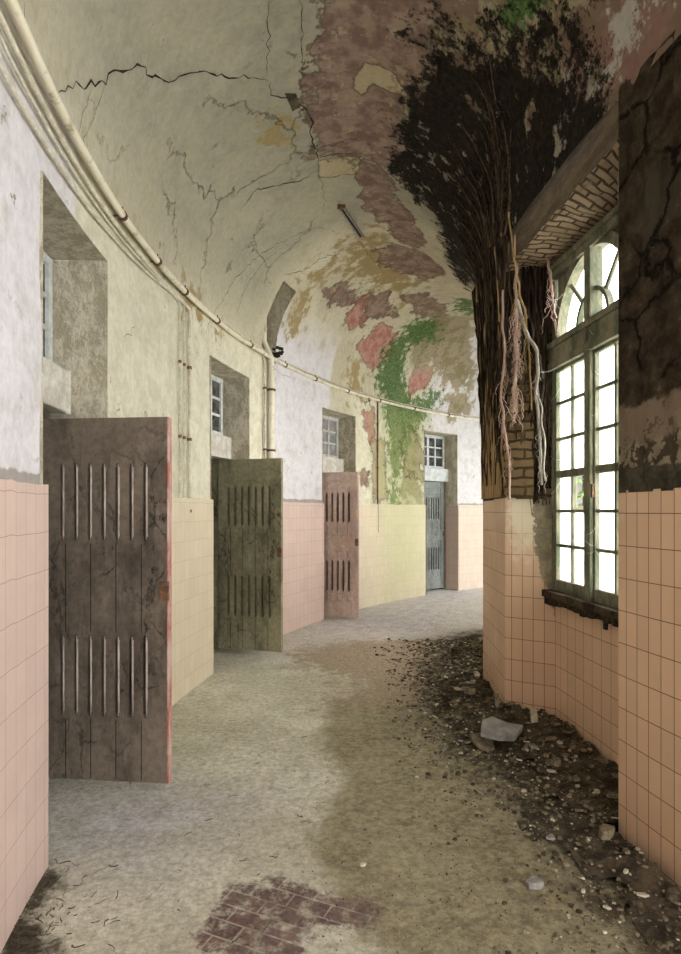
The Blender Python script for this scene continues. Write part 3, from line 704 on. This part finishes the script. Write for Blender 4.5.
def frameset(k, glassm, framem):
    a, b = D[k]; t = empty('window_%d' % (k+5)); tag(t, 'small barred transom window above the %s cell door' % ['brown', 'olive', 'mauve', 'teal'][k], 'window', kind='structure')
    def arcbox(name, a, b, r0, r1, z0, z1, mat, par, n=6):
        V = []; Fc = []
        for i in range(n+1):
            e = a+(b-a)*i/n; V += [P(e, r0, z0), P(e, r1, z0), P(e, r1, z1), P(e, r0, z1)]
        for i in range(n):
            for q in range(4): p = i*4+q; s = i*4+(q+1) % 4; Fc.append((p, s, s+4, p+4))
        Fc += [(0, 1, 2, 3), (n*4+3, n*4+2, n*4+1, n*4)]
        return V, Fc
    def add(L, *args):
        V, Fc = arcbox('', *args[:6], None, None); b0 = len(L[0]); L[0] += V; L[1] += [tuple(b0+x for x in f) for f in Fc]
    g = .12; r0, r1 = RO+DEP-.04, RO+DEP
    L = [[], []]
    add(L, a+g, a+g+.3, r0, r1, 2.31, ZDOOR-.02); add(L, b-g-.3, b-g, r0, r1, 2.31, ZDOOR-.02)
    add(L, a+g, b-g, r0, r1, 2.31, 2.35); add(L, a+g, b-g, r0, r1, ZDOOR-.06, ZDOOR-.01)
    fr = mesh('window_frame', L[0], L[1], framem, t)
    L = [[], []]; mid = (a+b)/2; wd = (b-a-2*g-.6)
    for i in range(1, 4): e = a+g+.3+wd*i/4; add(L, e-.09*(1 if i != 2 else 2), e+.09*(1 if i != 2 else 2), r0+.005, r1-.005, 2.34, ZDOOR-.05)
    for i in (1, 2): z = 2.35+(ZDOOR-.06-2.35)*i/3; add(L, a+g+.2, b-g-.2, r0+.008, r1-.008, z-.013, z+.013)
    mesh('glazing_bar', L[0], L[1], framem, t)
    L = [[], []]; add(L, a+g+.2, b-g-.2, r1-.02, r1-.015, 2.34, ZDOOR-.05); mesh('glass_pane', L[0], L[1], glassm, t)
    # beam across the doorway, between door and window
    L = [[], []]; add(L, a+.06, b-.06, RO+.2, RO+DEP+.1, 2.06, 2.30)
    bm_ = mesh('door_beam', L[0], L[1], M['beam'] if k < 3 else M['framep'], t); bevel(bm_, .008)
    L = [[], []]; add(L, a+.05, a+.42, RO+DEP-.02, RO+DEP+.07, 0, 2.06); add(L, b-.42, b-.05, RO+DEP-.02, RO+DEP+.07, 0, 2.06)
    mesh('door_frame', L[0], L[1], [M['door1'], M['door2'], M['door3'], M['door4']][k], t)
for k, gm in enumerate(('dglass', 'dglass', 'gglass', 'dglass')): frameset(k, M[gm], M['framep'])
h1 = P(D[0][1]-.45, RO+DEP-.03, 0); make_door(0, (h1.x, h1.y), (-.93, 3.285), 2.008, M['door1'], M['slat'], 7, 'wide open dark brown slotted cell door, nearest on the left', rededge=True)
h2 = P(D[1][1]-.35, RO+DEP-.03, 0); make_door(1, (h2.x, h2.y), (-.608, 6.29), 2.05, M['door2'], M['slatd'], 7, 'open olive slotted cell door with chipped paint, second on the left')
h3 = P(D[2][0]+.55, RO+DEP-.06, 0); make_door(2, (h3.x, h3.y), (.252, 8.30), 2.04, M['door3'], M['dark'], 7, 'open mauve pink framed cell door, third on the left', framed=True)
h4 = P(D[3][1]-.4, RO+DEP-.0, 0); f4 = P(D[3][0]+.4, RO+DEP-.0, 0)
make_door(3, (f4.x, f4.y), (h4.x, h4.y), 2.05, M['door4'], M['dark'], 9, 'closed teal slotted cell door at the far end', framed=True)
# ------------------------------------------------------------------ pipes and cables
def run(name, th0, th1, zf, off, r, mat, label, cat, clamps=None, n=90, group=None):
    pts = []
    for i in range(n+1):
        th = th0+(th1-th0)*i/n; z = zf(th) if callable(zf) else zf; pts.append(P(th, RO-off, z))
    t = empty(name, pts[0]); tag(t, label, cat, group)
    o = MB(); o.v = []; o.tube([p-pts[0] for p in pts], r, 10); o.build(name+'_run' if False else ('pipe_run' if cat == 'pipe' else 'cable_run'), mat, t, True)
    if clamps:
        for th in clamps:
            z = zf(th) if callable(zf) else zf; c = P(th, RO-off, z)-pts[0]; d = P(th+.3, RO-off, z)-P(th-.3, RO-off, z); d.normalize()
            m = MB().tube([c-d*.012, c+d*.012], r*1.35, 10); w_ = P(th, RO+.01, z)-pts[0]; m.tube([c, w_], .006, 6)
            m.tube([c+Vector((0, 0, r)), c+Vector((0, 0, r+.03))], .005, 6)
            m.build('pipe_clamp', M['rust'], t)
    return t
wob = lambda z0, a=.006, s=0: (lambda th: z0+a*mn.noise(Vector((th*.35, s, 0))))
run('conduit_pipe', -30, 70, wob(3.275, .008), .05, .022, M['pipe'], 'thick cream pipe running along the left wall at the foot of the vault', 'pipe', [-22, -13, -1.5, 2.5, 6.0, 10.5, 15.5, 21, 26, 31.5, 37, 43, 49, 56])
run('wall_cable', -30, 70, wob(3.325, .008, 5), .03, .008, M['cable'], 'thin cable running just above the thick cream pipe', 'cable', None)
TV1 = hit(187, 500)[0]; TV2 = hit(182, 500)[0]; TV3 = hit(177.5, 500)[0]
def corner_cable(name, zt, th_end, zend, label, r=.009, off=.02):
    def pt(th, z, o=off): return P(th, RO-o, z)
    pts = []
    for i in range(40):
        th = -30+(th_end+30)*i/40; f = max(0, (th+12)/(th_end+12)); z = zt+(3.235-.03-zt)*f**1.5 if th > -12 else zt; pts.append(pt(th, z+.004*mn.noise(Vector((th*.4, zt*9, 0)))))
    ztop = 3.19-(zt < 3.1)*.02; 
    for i in range(26):
        z = ztop-(ztop-zend)*i/25; pts.append(pt(th_end+.05*mn.noise(Vector((z*1.5, zt, 2))), z))
    t = empty(name, pts[0]); tag(t, label, 'cable')
    MB().tube([p-pts[0] for p in pts], r, 8).build('cable_run', M['cable'], t, True)
    for z in (.9, 1.5, 2.1, 2.7):
        if z > zend: c = pt(th_end, z)-pts[0]; MB().tube([c-Vector((0, 0, .012)), c+Vector((0, 0, .012))], r*1.5, 8).build('cable_clip', M['rust'], t)
corner_cable('wall_cable', 3.20, TV1, 1.05, 'rightmost of the cables turning down the wall between brown and olive doors', .013, .022)
corner_cable('wall_cable', 3.13, TV2, .05, 'middle of the cables turning down the wall between brown and olive doors', .008)
corner_cable('wall_cable', 3.03, TV3, .05, 'leftmost of the cables turning down the wall between brown and olive doors', .009)
def vert(name, px, z0, z1, r, off, mat, label, cat):
    th = hit(px, 470)[0]; n = 20; c0 = P(th, RO-off, z0)
    t = empty(name, c0); tag(t, label, cat); pts = []
    for i in range(n+1):
        z = z0+(z1-z0)*i/n; e = th+.04*mn.noise(Vector((z, px, 0))); o = off
        if z > ZL: o = off-.1*min(1, (z-ZL)/.2)
        pts.append(P(e, RO-o, z)-c0)
    MB().tube(pts, r, 10).build('pipe_run' if cat == 'pipe' else 'cable_run', mat, t, True)
    for z in (1.1, 2.2, 2.9):
        if z0 < z < z1: c = P(th, RO-off, z)-c0; MB().tube([c-Vector((0, 0, .012)), c+Vector((0, 0, .012))], r*1.4, 10).tube([c, P(th, RO+.01, z)-c0], .006, 6).build('pipe_clamp', M['rust'], t)
    return t
vert('down_pipe', 267.5, .02, 3.85, .036, .05, M['pipe'], 'thick cream vertical pipe rising into the vault chase behind the olive door', 'pipe')
vert('down_pipe', 262.8, .02, 3.7, .014, .03, M['cable'], 'thin vertical conduit left of the thick pipe in the chase', 'pipe')
vert('wall_cable', 376.5, 1.15, 3.26, .012, .025, M['rust'], 'short rusty vertical cable on the mossy wall past the mauve door', 'cable')
# junction of twisted wire on the pipe
th_, t_ = hit(365, 396)
c = P(th_, RO-.05, 3.27); m = MB(); rr = random.Random(4)
for i in range(5): m.tube([(.0, 0, 0), (rr.uniform(-.05, .05), rr.uniform(-.05, 0), rr.uniform(-.12, .02)), (rr.uniform(-.08, .08), rr.uniform(-.06, 0), rr.uniform(-.16, .0))], .005, 5)
tag(m.build('loose_wire', M['rust'], None, True, c), 'loose curl of wire hanging from the pipe above the mauve door', 'wire')
# nest of black stuff at the foot of the chase
th_ = hit(271, 358)[0]; c = P(th_, RO-.09, 3.36); m = MB()
for i in range(16): m.rock((rr.uniform(-.05, .05), rr.uniform(-.03, .03), rr.uniform(-.05, .05)), (.028, .028, .026), i)
tag(m.build('dirt_clump', M['dark'], None, False, c), 'black clump of dirt lodged behind the pipe at the chase', 'debris')
# fixture in the ceiling
a_, b_ = hit(341, 205), hit(361, 233)
pa = vpos(*a_)+inward(*a_)*.03; pb = vpos(*b_)+inward(*b_)*.05; t = empty('ceiling_bracket', pa); tag(t, 'short diagonal metal rail fixed to the cracked ceiling', 'bracket')
dv = pb-pa; sd = dv.cross(Vector((0, 0, 1))).normalized()*.022
MB().tube([sd, dv+sd], .012, 8).tube([-sd, dv-sd], .012, 8).build('bracket_rail', M['steel'], t, True)
MB().tube([dv*.02, dv*.98], .011, 8).build('bracket_core', M['dark'], t)
MB().rock((0, 0, .01), (.05, .045, .04), 3).build('bracket_mount', M['rust'], t)
# ------------------------------------------------------------------ roots on the pier
PA = [Vector((*W2, 0)), Vector((*B0, 0)), Vector((*C1, 0)), Vector((*rotp(W1, 1), 0))]
LJ = (PA[1]-PA[0]).length; LP = (PA[2]-PA[1]).length
def pier(p, z):                                      # p=0 window corner .. LJ jamb end .. LJ+LP far corner
    p = max(0, p)
    if p < LJ: q = PA[0].lerp(PA[1], p/LJ); n = Vector((-.52, -.85, 0))
    elif p < LJ+LP: q = PA[1].lerp(PA[2], (p-LJ)/LP); n = Vector((-1, .06, 0))
    else: q = PA[2].lerp(PA[3], min(1, (p-LJ-LP)/(PA[3]-PA[2]).length)); n = Vector((-.6, .8, 0))
    w_ = math.exp(-((p-LJ)/.08)**2)
    n = (n*(1-w_)+Vector((-.8, -.6, 0))*w_).normalized()
    return Vector((q.x, q.y, z)), n
def thp(p): q, _ = pier(p, 0); return thr(q.x, q.y)[0]
rt = empty('root_curtain', (B0[0], B0[1], 1.6)); tag(rt, 'dark brown matted curtain of dead roots clinging to the pier beside the window', 'roots')
O = Vector((B0[0], B0[1], 1.6))
# matted backing shell
us = lines(.03, LJ+LP+.10, .03); vs = lines(0, 1, .022)
def shell(u, v):
    low = (1.6 if u < LJ*.45 else 2.02 if u < LJ*.93 else 1.72 if u < LJ+.1*LP else 2.25)+.15*mn.noise(Vector((u*9, 1, 0)))
    z = low+(3.42-low)*v; q, n = pier(u, z)
    off = .012+.07*v*v*v+.05*mn.noise(Vector((u*14, 0, z*1.6)))+.025*mn.noise(Vector((u*40, 3, z*3)))
    off *= min(1, v*5+.1)
    return q+n*max(off, .004)-O
V, Fc = grid(us, vs, shell); mesh('bark_mat', V, Fc, M['bark'], rt, True)
m1 = MB(); m2 = MB(); rr = random.Random(11)
TT = ZL+PI*TV
m3 = MB()
for i in range(300):
    p0 = rr.uniform(.02, LJ+LP+.06) ; jam = p0 < LJ*.8
    zend = rr.uniform(1.45, 2.3) if p0 < LJ*.45 else rr.uniform(2.0, 2.8) if p0 < LJ*.93 else rr.uniform(1.64, 2.4) if p0 < LJ+.12*LP else rr.uniform(2.2, 2.9)
    if rr.random() < .08: zend = 1.7
    th0 = thp(p0); up = rr.uniform(.1, 1.0) if not jam else 0
    fan = (p0-(LJ+LP*.45))*rr.uniform(6, 17)
    off0 = rr.uniform(.015, .06); wg = rr.uniform(.01, .03); pts = []; rs = []; r = rr.uniform(.004, .014)*(1.3 if rr.random() < .15 else 1); ph = rr.uniform(0, 99)
    if up > 0:
        n = int(6+up*14)
        for j in range(n, 0, -1):
            f = j/n; t = TT-up*f; th = th0+fan*f*up+1.0*mn.noise(Vector((f*3, ph, 0)))
            pts.append(vpos(th, t)+inward(th, t)*(off0*.6*(1-f)+.004)); rs.append(r*(1-.75*f))
    ztop = 3.38 if up > 0 else 3.18; n = 30
    for j in range(n+1):
        f = j/n; z = ztop+(zend-ztop)*f; pp = p0+.035*mn.noise(Vector((z*2.2, ph, 1)))*(1+f); pp += wg*mn.noise(Vector((z*7, ph, 4))); q, nn = pier(pp, z)
        pts.append(q+nn*(off0*(.35+1.2*(1-f))+.025*mn.noise(Vector((z*5, ph, 7))))); rs.append(r*(1-.55*f))
    (m2 if (rr.random() < .3 and p0 > LJ*.9 and up < .35) else m3 if rr.random() < .3 else m1).tube([q-O for q in pts], rs, 5)
tag(m1.build('root_strands', M['bark'], rt, True), kind='stuff'); tag(m3.build('brown_strands', M['barkm'], rt, True), kind='stuff'); tag(m2.build('tan_strands', M['tanwood'], rt, True), 'tan strands', kind='stuff')
# tan bare wood post at the far edge of the pier and exposed brick between
us = lines(LJ+LP*.06, LJ+LP+.01, .03); vs = lines(1.60, 2.55, .04)
V, Fc = grid(us, vs, lambda u, v: pier(u, v)[0]+pier(u, v)[1]*(.022+.012*mn.noise(Vector((u*30, 0, v*1.5))))-O); mesh('bare_wood', V, Fc, M['tanwood'], rt, True)
us = lines(LJ*.4, LJ-.01, .03)
V, Fc = grid(us, vs, lambda u, v: pier(u, v)[0]+pier(u, v)[1]*.03-O); tag(mesh('exposed_brick', V, Fc, M['brickpier'], rt, False, [(u, v) for v in vs for u in us]))
# single roots hanging in front
def wroot(pts, r0, r1, mat, label, seed, fray=0, n=60, forks=0):
    rr = random.Random(seed); W_ = []
    for px, py, y in pts: W_.append(Vector(((px-HX)/F*y, y, EYE+(HY-py)/F*y)))
    Q = []
    for i in range(n+1):
        f = i/n*(len(W_)-1); k = min(int(f), len(W_)-2); a = W_[k].lerp(W_[k+1], f-k)
        a = a+Vector((mn.noise(Vector((i*.16, seed, 0))), mn.noise(Vector((i*.16, seed, 5))), 0))*.014; Q.append(a)
    o = Q[0].copy(); t = empty('hanging_root', o); tag(t, label, 'root', 'single roots hanging before the pier')
    MB().tube([q-o for q in Q], [r0+(r1-r0)*i/n+.15*r0*rr.random() for i in range(n+1)], 7).build('root_stem', mat, t, True)
    if fray:
        m = MB()
        for i in range(fray):
            k = rr.randint(int(n*.35), n-2); q = Q[k].copy(); L = [q-o]; 
            for s in range(rr.randint(5, 12)): q = q+Vector((rr.gauss(0, .009), rr.gauss(0, .009), -.018)); L.append(q-o)
            m.tube(L, .0022, 4)
        m.build('root_hairs', mat, t, True)
    if forks:
        L = [Q[int(n*.55)+i]-o+Vector((.022+.008*math.sin(i*.5), -.01, 0))*min(1, i/6) for i in range(n-int(n*.55))]
        MB().tube(L, r1*.8, 6).build('root_fork', mat, t, True)
wroot([(516, 235, 4.10), (516.5, 300, 4.07), (516, 350, 4.07), (514, 412, 4.07)], .010, .011, M['rootp'], 'pale pink root ending in a frayed tassel, hanging mid pier', 2, 90)
wroot([(517, 300, 4.00), (525, 330, 3.97), (537, 352, 3.95), (537, 400, 3.95), (540, 440, 3.95), (541, 485, 3.95)], .013, .008, M['rootg'], 'thick silver grey root bending toward the window frame', 3, 14, forks=1)
wroot([(503, 290, 4.20), (503, 330, 4.20), (505, 350, 4.18), (501, 400, 4.18), (504, 425, 4.15), (509, 460, 4.15), (510, 500, 4.15)], .008, .008, M['rootp'], 'long thin pale root left of the frayed pink one, reaching the tiles', 4, 22)
wroot([(543, 235, 3.94), (548, 262, 3.92), (552, 290, 3.89), (555, 318, 3.89)], .012, .004, M['rootp'], 'short reddish root strip hanging by the top of the window', 5, 10)
wroot([(541, 372, 3.93), (548, 372, 3.94), (556, 368, 3.89)], .002, .001, M['web'], 'thin web strand stretched from pier to window frame', 8, 0, 20)
wroot([(509, 212, 3.84), (514, 260, 3.90), (522, 300, 3.95), (529, 345, 3.97), (532, 410, 3.97)], .007, .005, M['tanwood'], 'tan twisting root between the pink tassel and the grey root', 6, 12)
# cobwebs across the window
m = MB(); rr = random.Random(5)
for i in range(26):
    px, py = rr.choice([(595, rr.uniform(330, 560)), (560, rr.uniform(350, 560)), (555, 300)]); y = 3.5 if px > 580 else 3.85
    a = Vector(((px-HX)/F*y, y, EYE+(HY-py)/F*y)); b = a+Vector((rr.uniform(-.07, .07), rr.uniform(-.03, .05), rr.uniform(-.1, .06)))
    m.tube([a, (a+b)/2-Vector((0, 0, .01)), b], .0012, 4)
tag(m.build('cobweb', M['web'], None), 'wispy grey cobwebs strung across the arched window bars', 'cobweb', kind='stuff')
# ------------------------------------------------------------------ ivy outside the window
m = MB(); rr = random.Random(9); base = Vector((1.60, 4.02, -.25))
stems = []
for s in range(5):
    q = Vector((rr.uniform(0, .05), rr.uniform(-.06, .12), 0)); L = [q.copy()]
    for i in range(34): q = q+Vector((rr.gauss(0, .008), rr.gauss(0, .012), .055+rr.random()*.02)); L.append(q.copy())
    m.tube(L, .006, 5); stems.append(L)
iv = empty('climbing_ivy', base); tag(iv, 'green climbing plant growing up outside the arched window', 'plant')
m.build('ivy_stem', M['twig'], iv, True); m = MB()
for i in range(420):
    q = rr.choice(stems)[rr.randint(6, 34)]+Vector((rr.gauss(0, .06), rr.gauss(0, .08), rr.gauss(0, .05))); q.x = max(q.x, .0)
    d = Vector((rr.gauss(0, 1), rr.gauss(0, 1), rr.gauss(0, 1))).normalized(); e = d.orthogonal().normalized(); s = rr.uniform(.018, .034); b = len(m.v)
    m.v += [q, q+d*s*.6+e*s*.5, q+d*s*1.4, q+d*s*.6-e*s*.5]; m.f += [(b, b+1, b+2, b+3)]
tag(m.build('ivy_leaves', M['leaf'], iv), kind='stuff')
# ------------------------------------------------------------------ rubble along the inner wall
def dwall(x, y):
    best = 9; 
    for a, b in ((P(-16, 7.116, 0).xy, Vector(A0)), (Vector(A0), Vector(W1)), (Vector(W1), Vector(W2)), (Vector(W2), Vector(B0)), (Vector(B0), Vector(C1))):
        p = Vector((x, y)); e = b-a; t = max(0, min(1, (p-a).dot(e)/e.dot(e))); best = min(best, (p-a-e*t).length)
    return best
RQ = np.array([A0, W1, W2, B0, tuple(P(thr(*B0)[0], 7.5, 0).xy), tuple(P(thr(*A0)[0], 7.5, 0).xy)])
def inside(x, y):
    th, r = thr(x, y)
    if r > 7.15+.03: 
        e = Vector(B0)-Vector(A0)
        return True
    ax = A0; 
    # within the recess quadrilateral
    return sdf(np.array([[x, y]]), RQ)[0] < -.015
def mound(x, y):
    d = dwall(x, y); th, r = thr(x, y)
    if not inside(x, y): d = 0
    g_ = math.exp(-((y-4.1)/1.1)**2)*.65+.35
    return max(0, .135*g_*math.exp(-(d/.30)**2)*(1+.5*mn.noise(Vector((x*5, y*5, 0))))-.004)
xs = lines(.5, 1.9, .022); ys = lines(1.2, 6.2, .03)
V, Fc = grid(xs, ys, lambda x, y: Vector((x, y, mound(x, y)+.012*mn.noise(Vector((x*22, y*22, 3)))*min(1, mound(x, y)*40)-.006)), lambda x, y: (not inside(x, y)) or mound(x, y) < .012+.022*mn.noise(Vector((x*6, y*6, 8)))+.012*mn.noise(Vector((x*19, y*19, 8))))
hp = mesh('debris_heap', V, Fc, M['stoned'], None, True); tag(hp, 'dark earth and crumbled plaster banked along the foot of the tiled wall', 'debris', kind='stuff')
RP = [floorhit(*p) for p in [(425,640),(483,632),(489,672),(503,705),(556,722),(618,800),(622,835),(690,890),(690,1000),(640,975),(560,880),(500,800),(440,755),(420,690)]]
def rand_pt(rr, spread=0.0):
    while True:
        x = rr.uniform(.35, 1.75); y = rr.uniform(1.7, 7.0)
        if sdf(np.array([[x, y]]), RP)[0] < rr.expovariate(1/.16)-.03 and inside(x, y) and dwall(x, y) > .02:
            return x, y
BZ = [floorhit(*p) for p in [(400,650),(345,700),(330,780),(320,860),(380,954),(640,954),(560,840),(440,700)]]
rr = random.Random(21); m = MB(); mw = MB(); md = MB()
for i in range(5200):
    x, y = rand_pt(rr); s = min(.02, .004+rr.expovariate(1/.005))*(y/4)**.5
    (mw if rr.random() < .07 else md if rr.random() < .4 else m).rock((x, y, mound(x, y)+s*.3), (s, s*rr.uniform(.6, 1), s*.6), i, 1, rr.uniform(0, 6))
mats = ['stone', 'stone', 'stoned', 'stoned', 'stone', 'stoneb', 'stoned', 'stone', 'stonew']
for i in range(1500):
    x, y = floorhit(rr.uniform(300, 640), 650+304*rr.random()**1.3); s = rr.uniform(.002, .005)
    if inside(x, y) and sdf(np.array([[x, y]]), BZ)[0] < rr.expovariate(1/.1): (md if rr.random() < .5 else m).rock((x, y, s*.3), (s, s*.8, s*.6), i, 1, rr.uniform(0, 6))
tag(m.build('gravel', M['stone'], None), 'brown gravel and grit scattered through the rubble along the inner wall', 'gravel', kind='stuff')
tag(md.build('dark_gravel', M['stoned'], None), 'dark charred grit mixed through the rubble along the inner wall', 'gravel', kind='stuff')
tag(mw.build('plaster_crumbs', M['stonew'], None), 'tiny pale plaster crumbs speckling the rubble strip', 'plaster', kind='stuff')
for i in range(240):
    x, y = rand_pt(rr); d = dwall(x, y); s = min(.055, rr.uniform(.014, .034)*(1.25 if d < .35 else .8)*(1+.12*y)/1.3); mt = rr.choice(mats)
    if mt == 'stonew': s *= .8
    m = MB().rock((0, 0, 0), (s*1.15, s*rr.uniform(.5, .9), s*rr.uniform(.22, .5)), i*3+1, 1, rr.uniform(0, 6), (rr.uniform(-.25, .25), rr.uniform(-.25, .25)))
    o = m.build('rubble_stone', M[mt], None, False, (x, y, mound(x, y)+s*.22))
    tag(o, {'stonew': 'small pale plaster lump lying in the rubble strip by the inner wall', 'stoneb': 'small grey fragment lying in the rubble strip by the inner wall'}.get(mt, 'small brown stone lying in the rubble strip along the inner wall'), 'stone',
        {'stonew': 'pale plaster lumps in the rubble', 'stoneb': 'grey fragments in the rubble'}.get(mt, 'brown stones in the rubble'))
def slab(name, px, py, w, d, h, rz, mat, label, cat, tilt=(0, 0), lift=0, n=9, seed=0):
    x, y = floorhit(px, py); z = mound(x, y)+lift
    y *= (EYE-z)/EYE; x *= (EYE-z)/EYE
    rr = random.Random(seed+int(px)); V = []; 
    for zz in (-h/2, h/2):
        for i in range(n):
            a = 2*PI*i/n; k = random.Random(i*13+seed+int(px)).uniform(.72, 1.1); V.append(Vector((math.cos(a)*w/2*k, math.sin(a)*d/2*k, zz+rr.uniform(-.1, .1)*h)))
    Fc = [tuple(reversed(range(n))), tuple(range(n, 2*n))]+[(i, (i+1) % n, n+(i+1) % n, n+i) for i in range(n)]
    o = mesh(name, V, Fc, M[mat]); bevel(o, min(.006, h*.2), 2); o.location = (x, y, z+h/2+abs(math.sin(tilt[0]))*d/2*.8); o.rotation_euler = (tilt[0], tilt[1], rz)
    tag(o, label, cat); return o
slab('plaster_slab', 500, 735, .36, .26, .045, .4, 'stoneb', 'largest flat grey slab leaning at the foot of the pier corner', 'slab', (.14, .12), .01)
slab('plaster_slab', 483, 745, .22, .15, .03, 1.4, 'stone', 'brown flat slab lying just left of the largest grey slab', 'slab', (.1, -.1), .01)
slab('plaster_slab', 535, 886, .075, .065, .022, .3, 'stoneb', 'lone grey slab on the open floor near the right foreground', 'slab', (.05, 0))
slab('plaster_shard', 534, 722, .06, .015, .085, .1, 'stonew', 'upright pale shard leaning against the tiles under the pier corner', 'shard', (-.25, 0), .0, 5)
slab('plaster_shard', 497, 707, .06, .03, .10, .9, 'stone', 'upright pale brown shard standing at the pier foot', 'shard', (-.2, .1), 0, 6)
slab('tile_shard', 560, 744, .05, .03, .012, .7, 'stonew', 'pale shard lying below the far end of the window', 'shard', (.3, .2), .02, 5)
slab('tile_shard', 570, 752, .06, .02, .012, 1.2, 'stonep', 'peach tile shard lying below the window', 'shard', (.5, .2), .02, 4)
slab('rubble_stone', 606, 838, .09, .06, .045, .2, 'stone', 'flat brown stone at the foot of the near tiled pier', 'stone', (.2, 0), 0, 8)
slab('rubble_stone', 556, 766, .055, .05, .04, .2, 'stone', 'rounded tan stone in the heap below the window', 'stone', (.2, 0), .01, 8)
slab('tile_shard', 642, 896, .055, .022, .008, -.3, 'stonew', 'long pale shard at the right foreground by the near pier', 'shard', (.1, 0), 0, 5)
slab('tile_shard', 626, 873, .035, .022, .010, .5, 'stonew', 'pale chip just behind the long pale shard', 'shard', (.2, 0), 0, 5)
slab('tile_shard', 588, 840, .03, .018, .008, 1.5, 'stonew', 'pale chip beside the flat brown stone', 'shard', (.3, 0), 0, 5)
slab('tile_shard', 583, 893, .022, .016, .010, .2, 'stonew', 'small white chip right of the lone grey slab', 'shard', (.3, 0), 0, 6)
slab('tile_shard', 363, 866, .03, .02, .010, .2, 'stonew', 'small white chip alone on the middle of the floor', 'shard', (.2, 0), 0, 5)
slab('rubble_stone', 458, 775, .04, .025, .018, .2, 'stoned', 'small dark stone alone left of the rubble strip', 'stone', (.1, 0), 0, 7)
slab('rubble_stone', 456, 655, .12, .08, .07, .2, 'stoned', 'dark clod at the far end of the rubble strip', 'stone', (.1, 0), 0, 8)
slab('rubble_stone', 470, 694, .11, .07, .04, .4, 'stone', 'tan lump halfway along the rubble left of the pier', 'stone', (.1, 0), 0, 8)
slab('rubble_stone', 500, 862, .03, .02, .014, .4, 'stone', 'brown pebble behind the lone grey slab', 'stone', (.1, 0), 0, 7)
# twigs and litter on the floor
m = MB()
for i in range(170):
    if i < 110: px, py = rr.gauss(35, 40), rr.gauss(915, 28)
    else: px, py = rr.uniform(60, 330), rr.uniform(720, 950)
    if py < 700: continue
    x, y = floorhit(px, max(py, 720)); th_, r_ = thr(x, y)
    if r_ > RO-.04: continue
    a = rr.uniform(0, 6); l = rr.uniform(.01, .05); q = Vector((x, y, .005)); L = [q]
    for s in range(3): a += rr.gauss(0, .5); q = q+Vector((math.cos(a), math.sin(a), rr.uniform(-.05, .1)))*l/3; L.append(q)
    m.tube(L, rr.uniform(.0008, .0022), 4)
tag(m.build('dry_litter', M['twig'], None), 'dry twigs and litter gathered at the foot of the near left wall', 'litter', kind='stuff')
# ------------------------------------------------------------------ light
sc = bpy.context.scene
w = bpy.data.worlds.new('overcast'); sc.world = w; w.use_nodes = True; nt = w.node_tree; bg = nt.nodes['Background']
tc = nt.nodes.new('ShaderNodeTexCoord'); nz = nt.nodes.new('ShaderNodeTexNoise'); nz.inputs['Scale'].default_value = 5; nt.links.new(tc.outputs['Generated'], nz.inputs['Vector'])
rp = nt.nodes.new('ShaderNodeValToRGB'); rp.color_ramp.elements[0].color = (.80, .88, .92, 1); rp.color_ramp.elements[1].color = (1, 1, 1, 1); rp.color_ramp.elements[0].position = .3; rp.color_ramp.elements[1].position = .6
nt.links.new(nz.outputs['Fac'], rp.inputs[0]); nt.links.new(rp.outputs[0], bg.inputs['Color']); bg.inputs['Strength'].default_value = 5.0
def area(name, loc, target, sx, sy, power, col=(1, 1, 1), portal=False):
    l = bpy.data.lights.new(name, 'AREA'); l.shape = 'RECTANGLE'; l.size = sx; l.size_y = sy; l.energy = power; l.color = col
    if portal: l.cycles.is_portal = True
    o = bpy.data.objects.new(name, l); C.objects.link(o); o.location = loc
    d = Vector(target)-Vector(loc); o.rotation_euler = d.to_track_quat('-Z', 'Y').to_euler(); return o
for k, pw in ((-1, 60), (0, 38), (1, 120), (2, 100)):
    a = Vector((*(rotp(W1, k) if k else W1), 2.05)); b = Vector((*(rotp(W2, k) if k else W2), 2.05)); mid = (a+b)/2
    n = Vector((b.y-a.y, -(b.x-a.x), 0)).normalized()
    area('window_daylight', mid+n*.42, mid, 1.0, 2.2, pw, (1, .965, .89))
e = P(TH0+1, 8.4, 1.9); area('corridor_end_fill', e, P(TH0+6, 8.4, 1.8), 2.3, 3.0, 55, (1, .96, .90))  # unseen fill lamp added at the open end behind the camera
sc.view_settings.view_transform = 'Standard'; sc.view_settings.look = 'None'; sc.view_settings.gamma = 1; sc.view_settings.exposure = 0.42
try: sc.view_settings.use_curve_mapping = False
except Exception: pass
cd = bpy.data.cameras.new('camera'); cam = bpy.data.objects.new('camera', cd); C.objects.link(cam); sc.camera = cam
cam.location = (0, 0, EYE); cam.rotation_euler = (rad(90), 0, 0); cd.sensor_fit = 'HORIZONTAL'; cd.sensor_width = 36; cd.lens = F/681*36
cd.shift_y = (HY-477)/681; cd.clip_start = .05
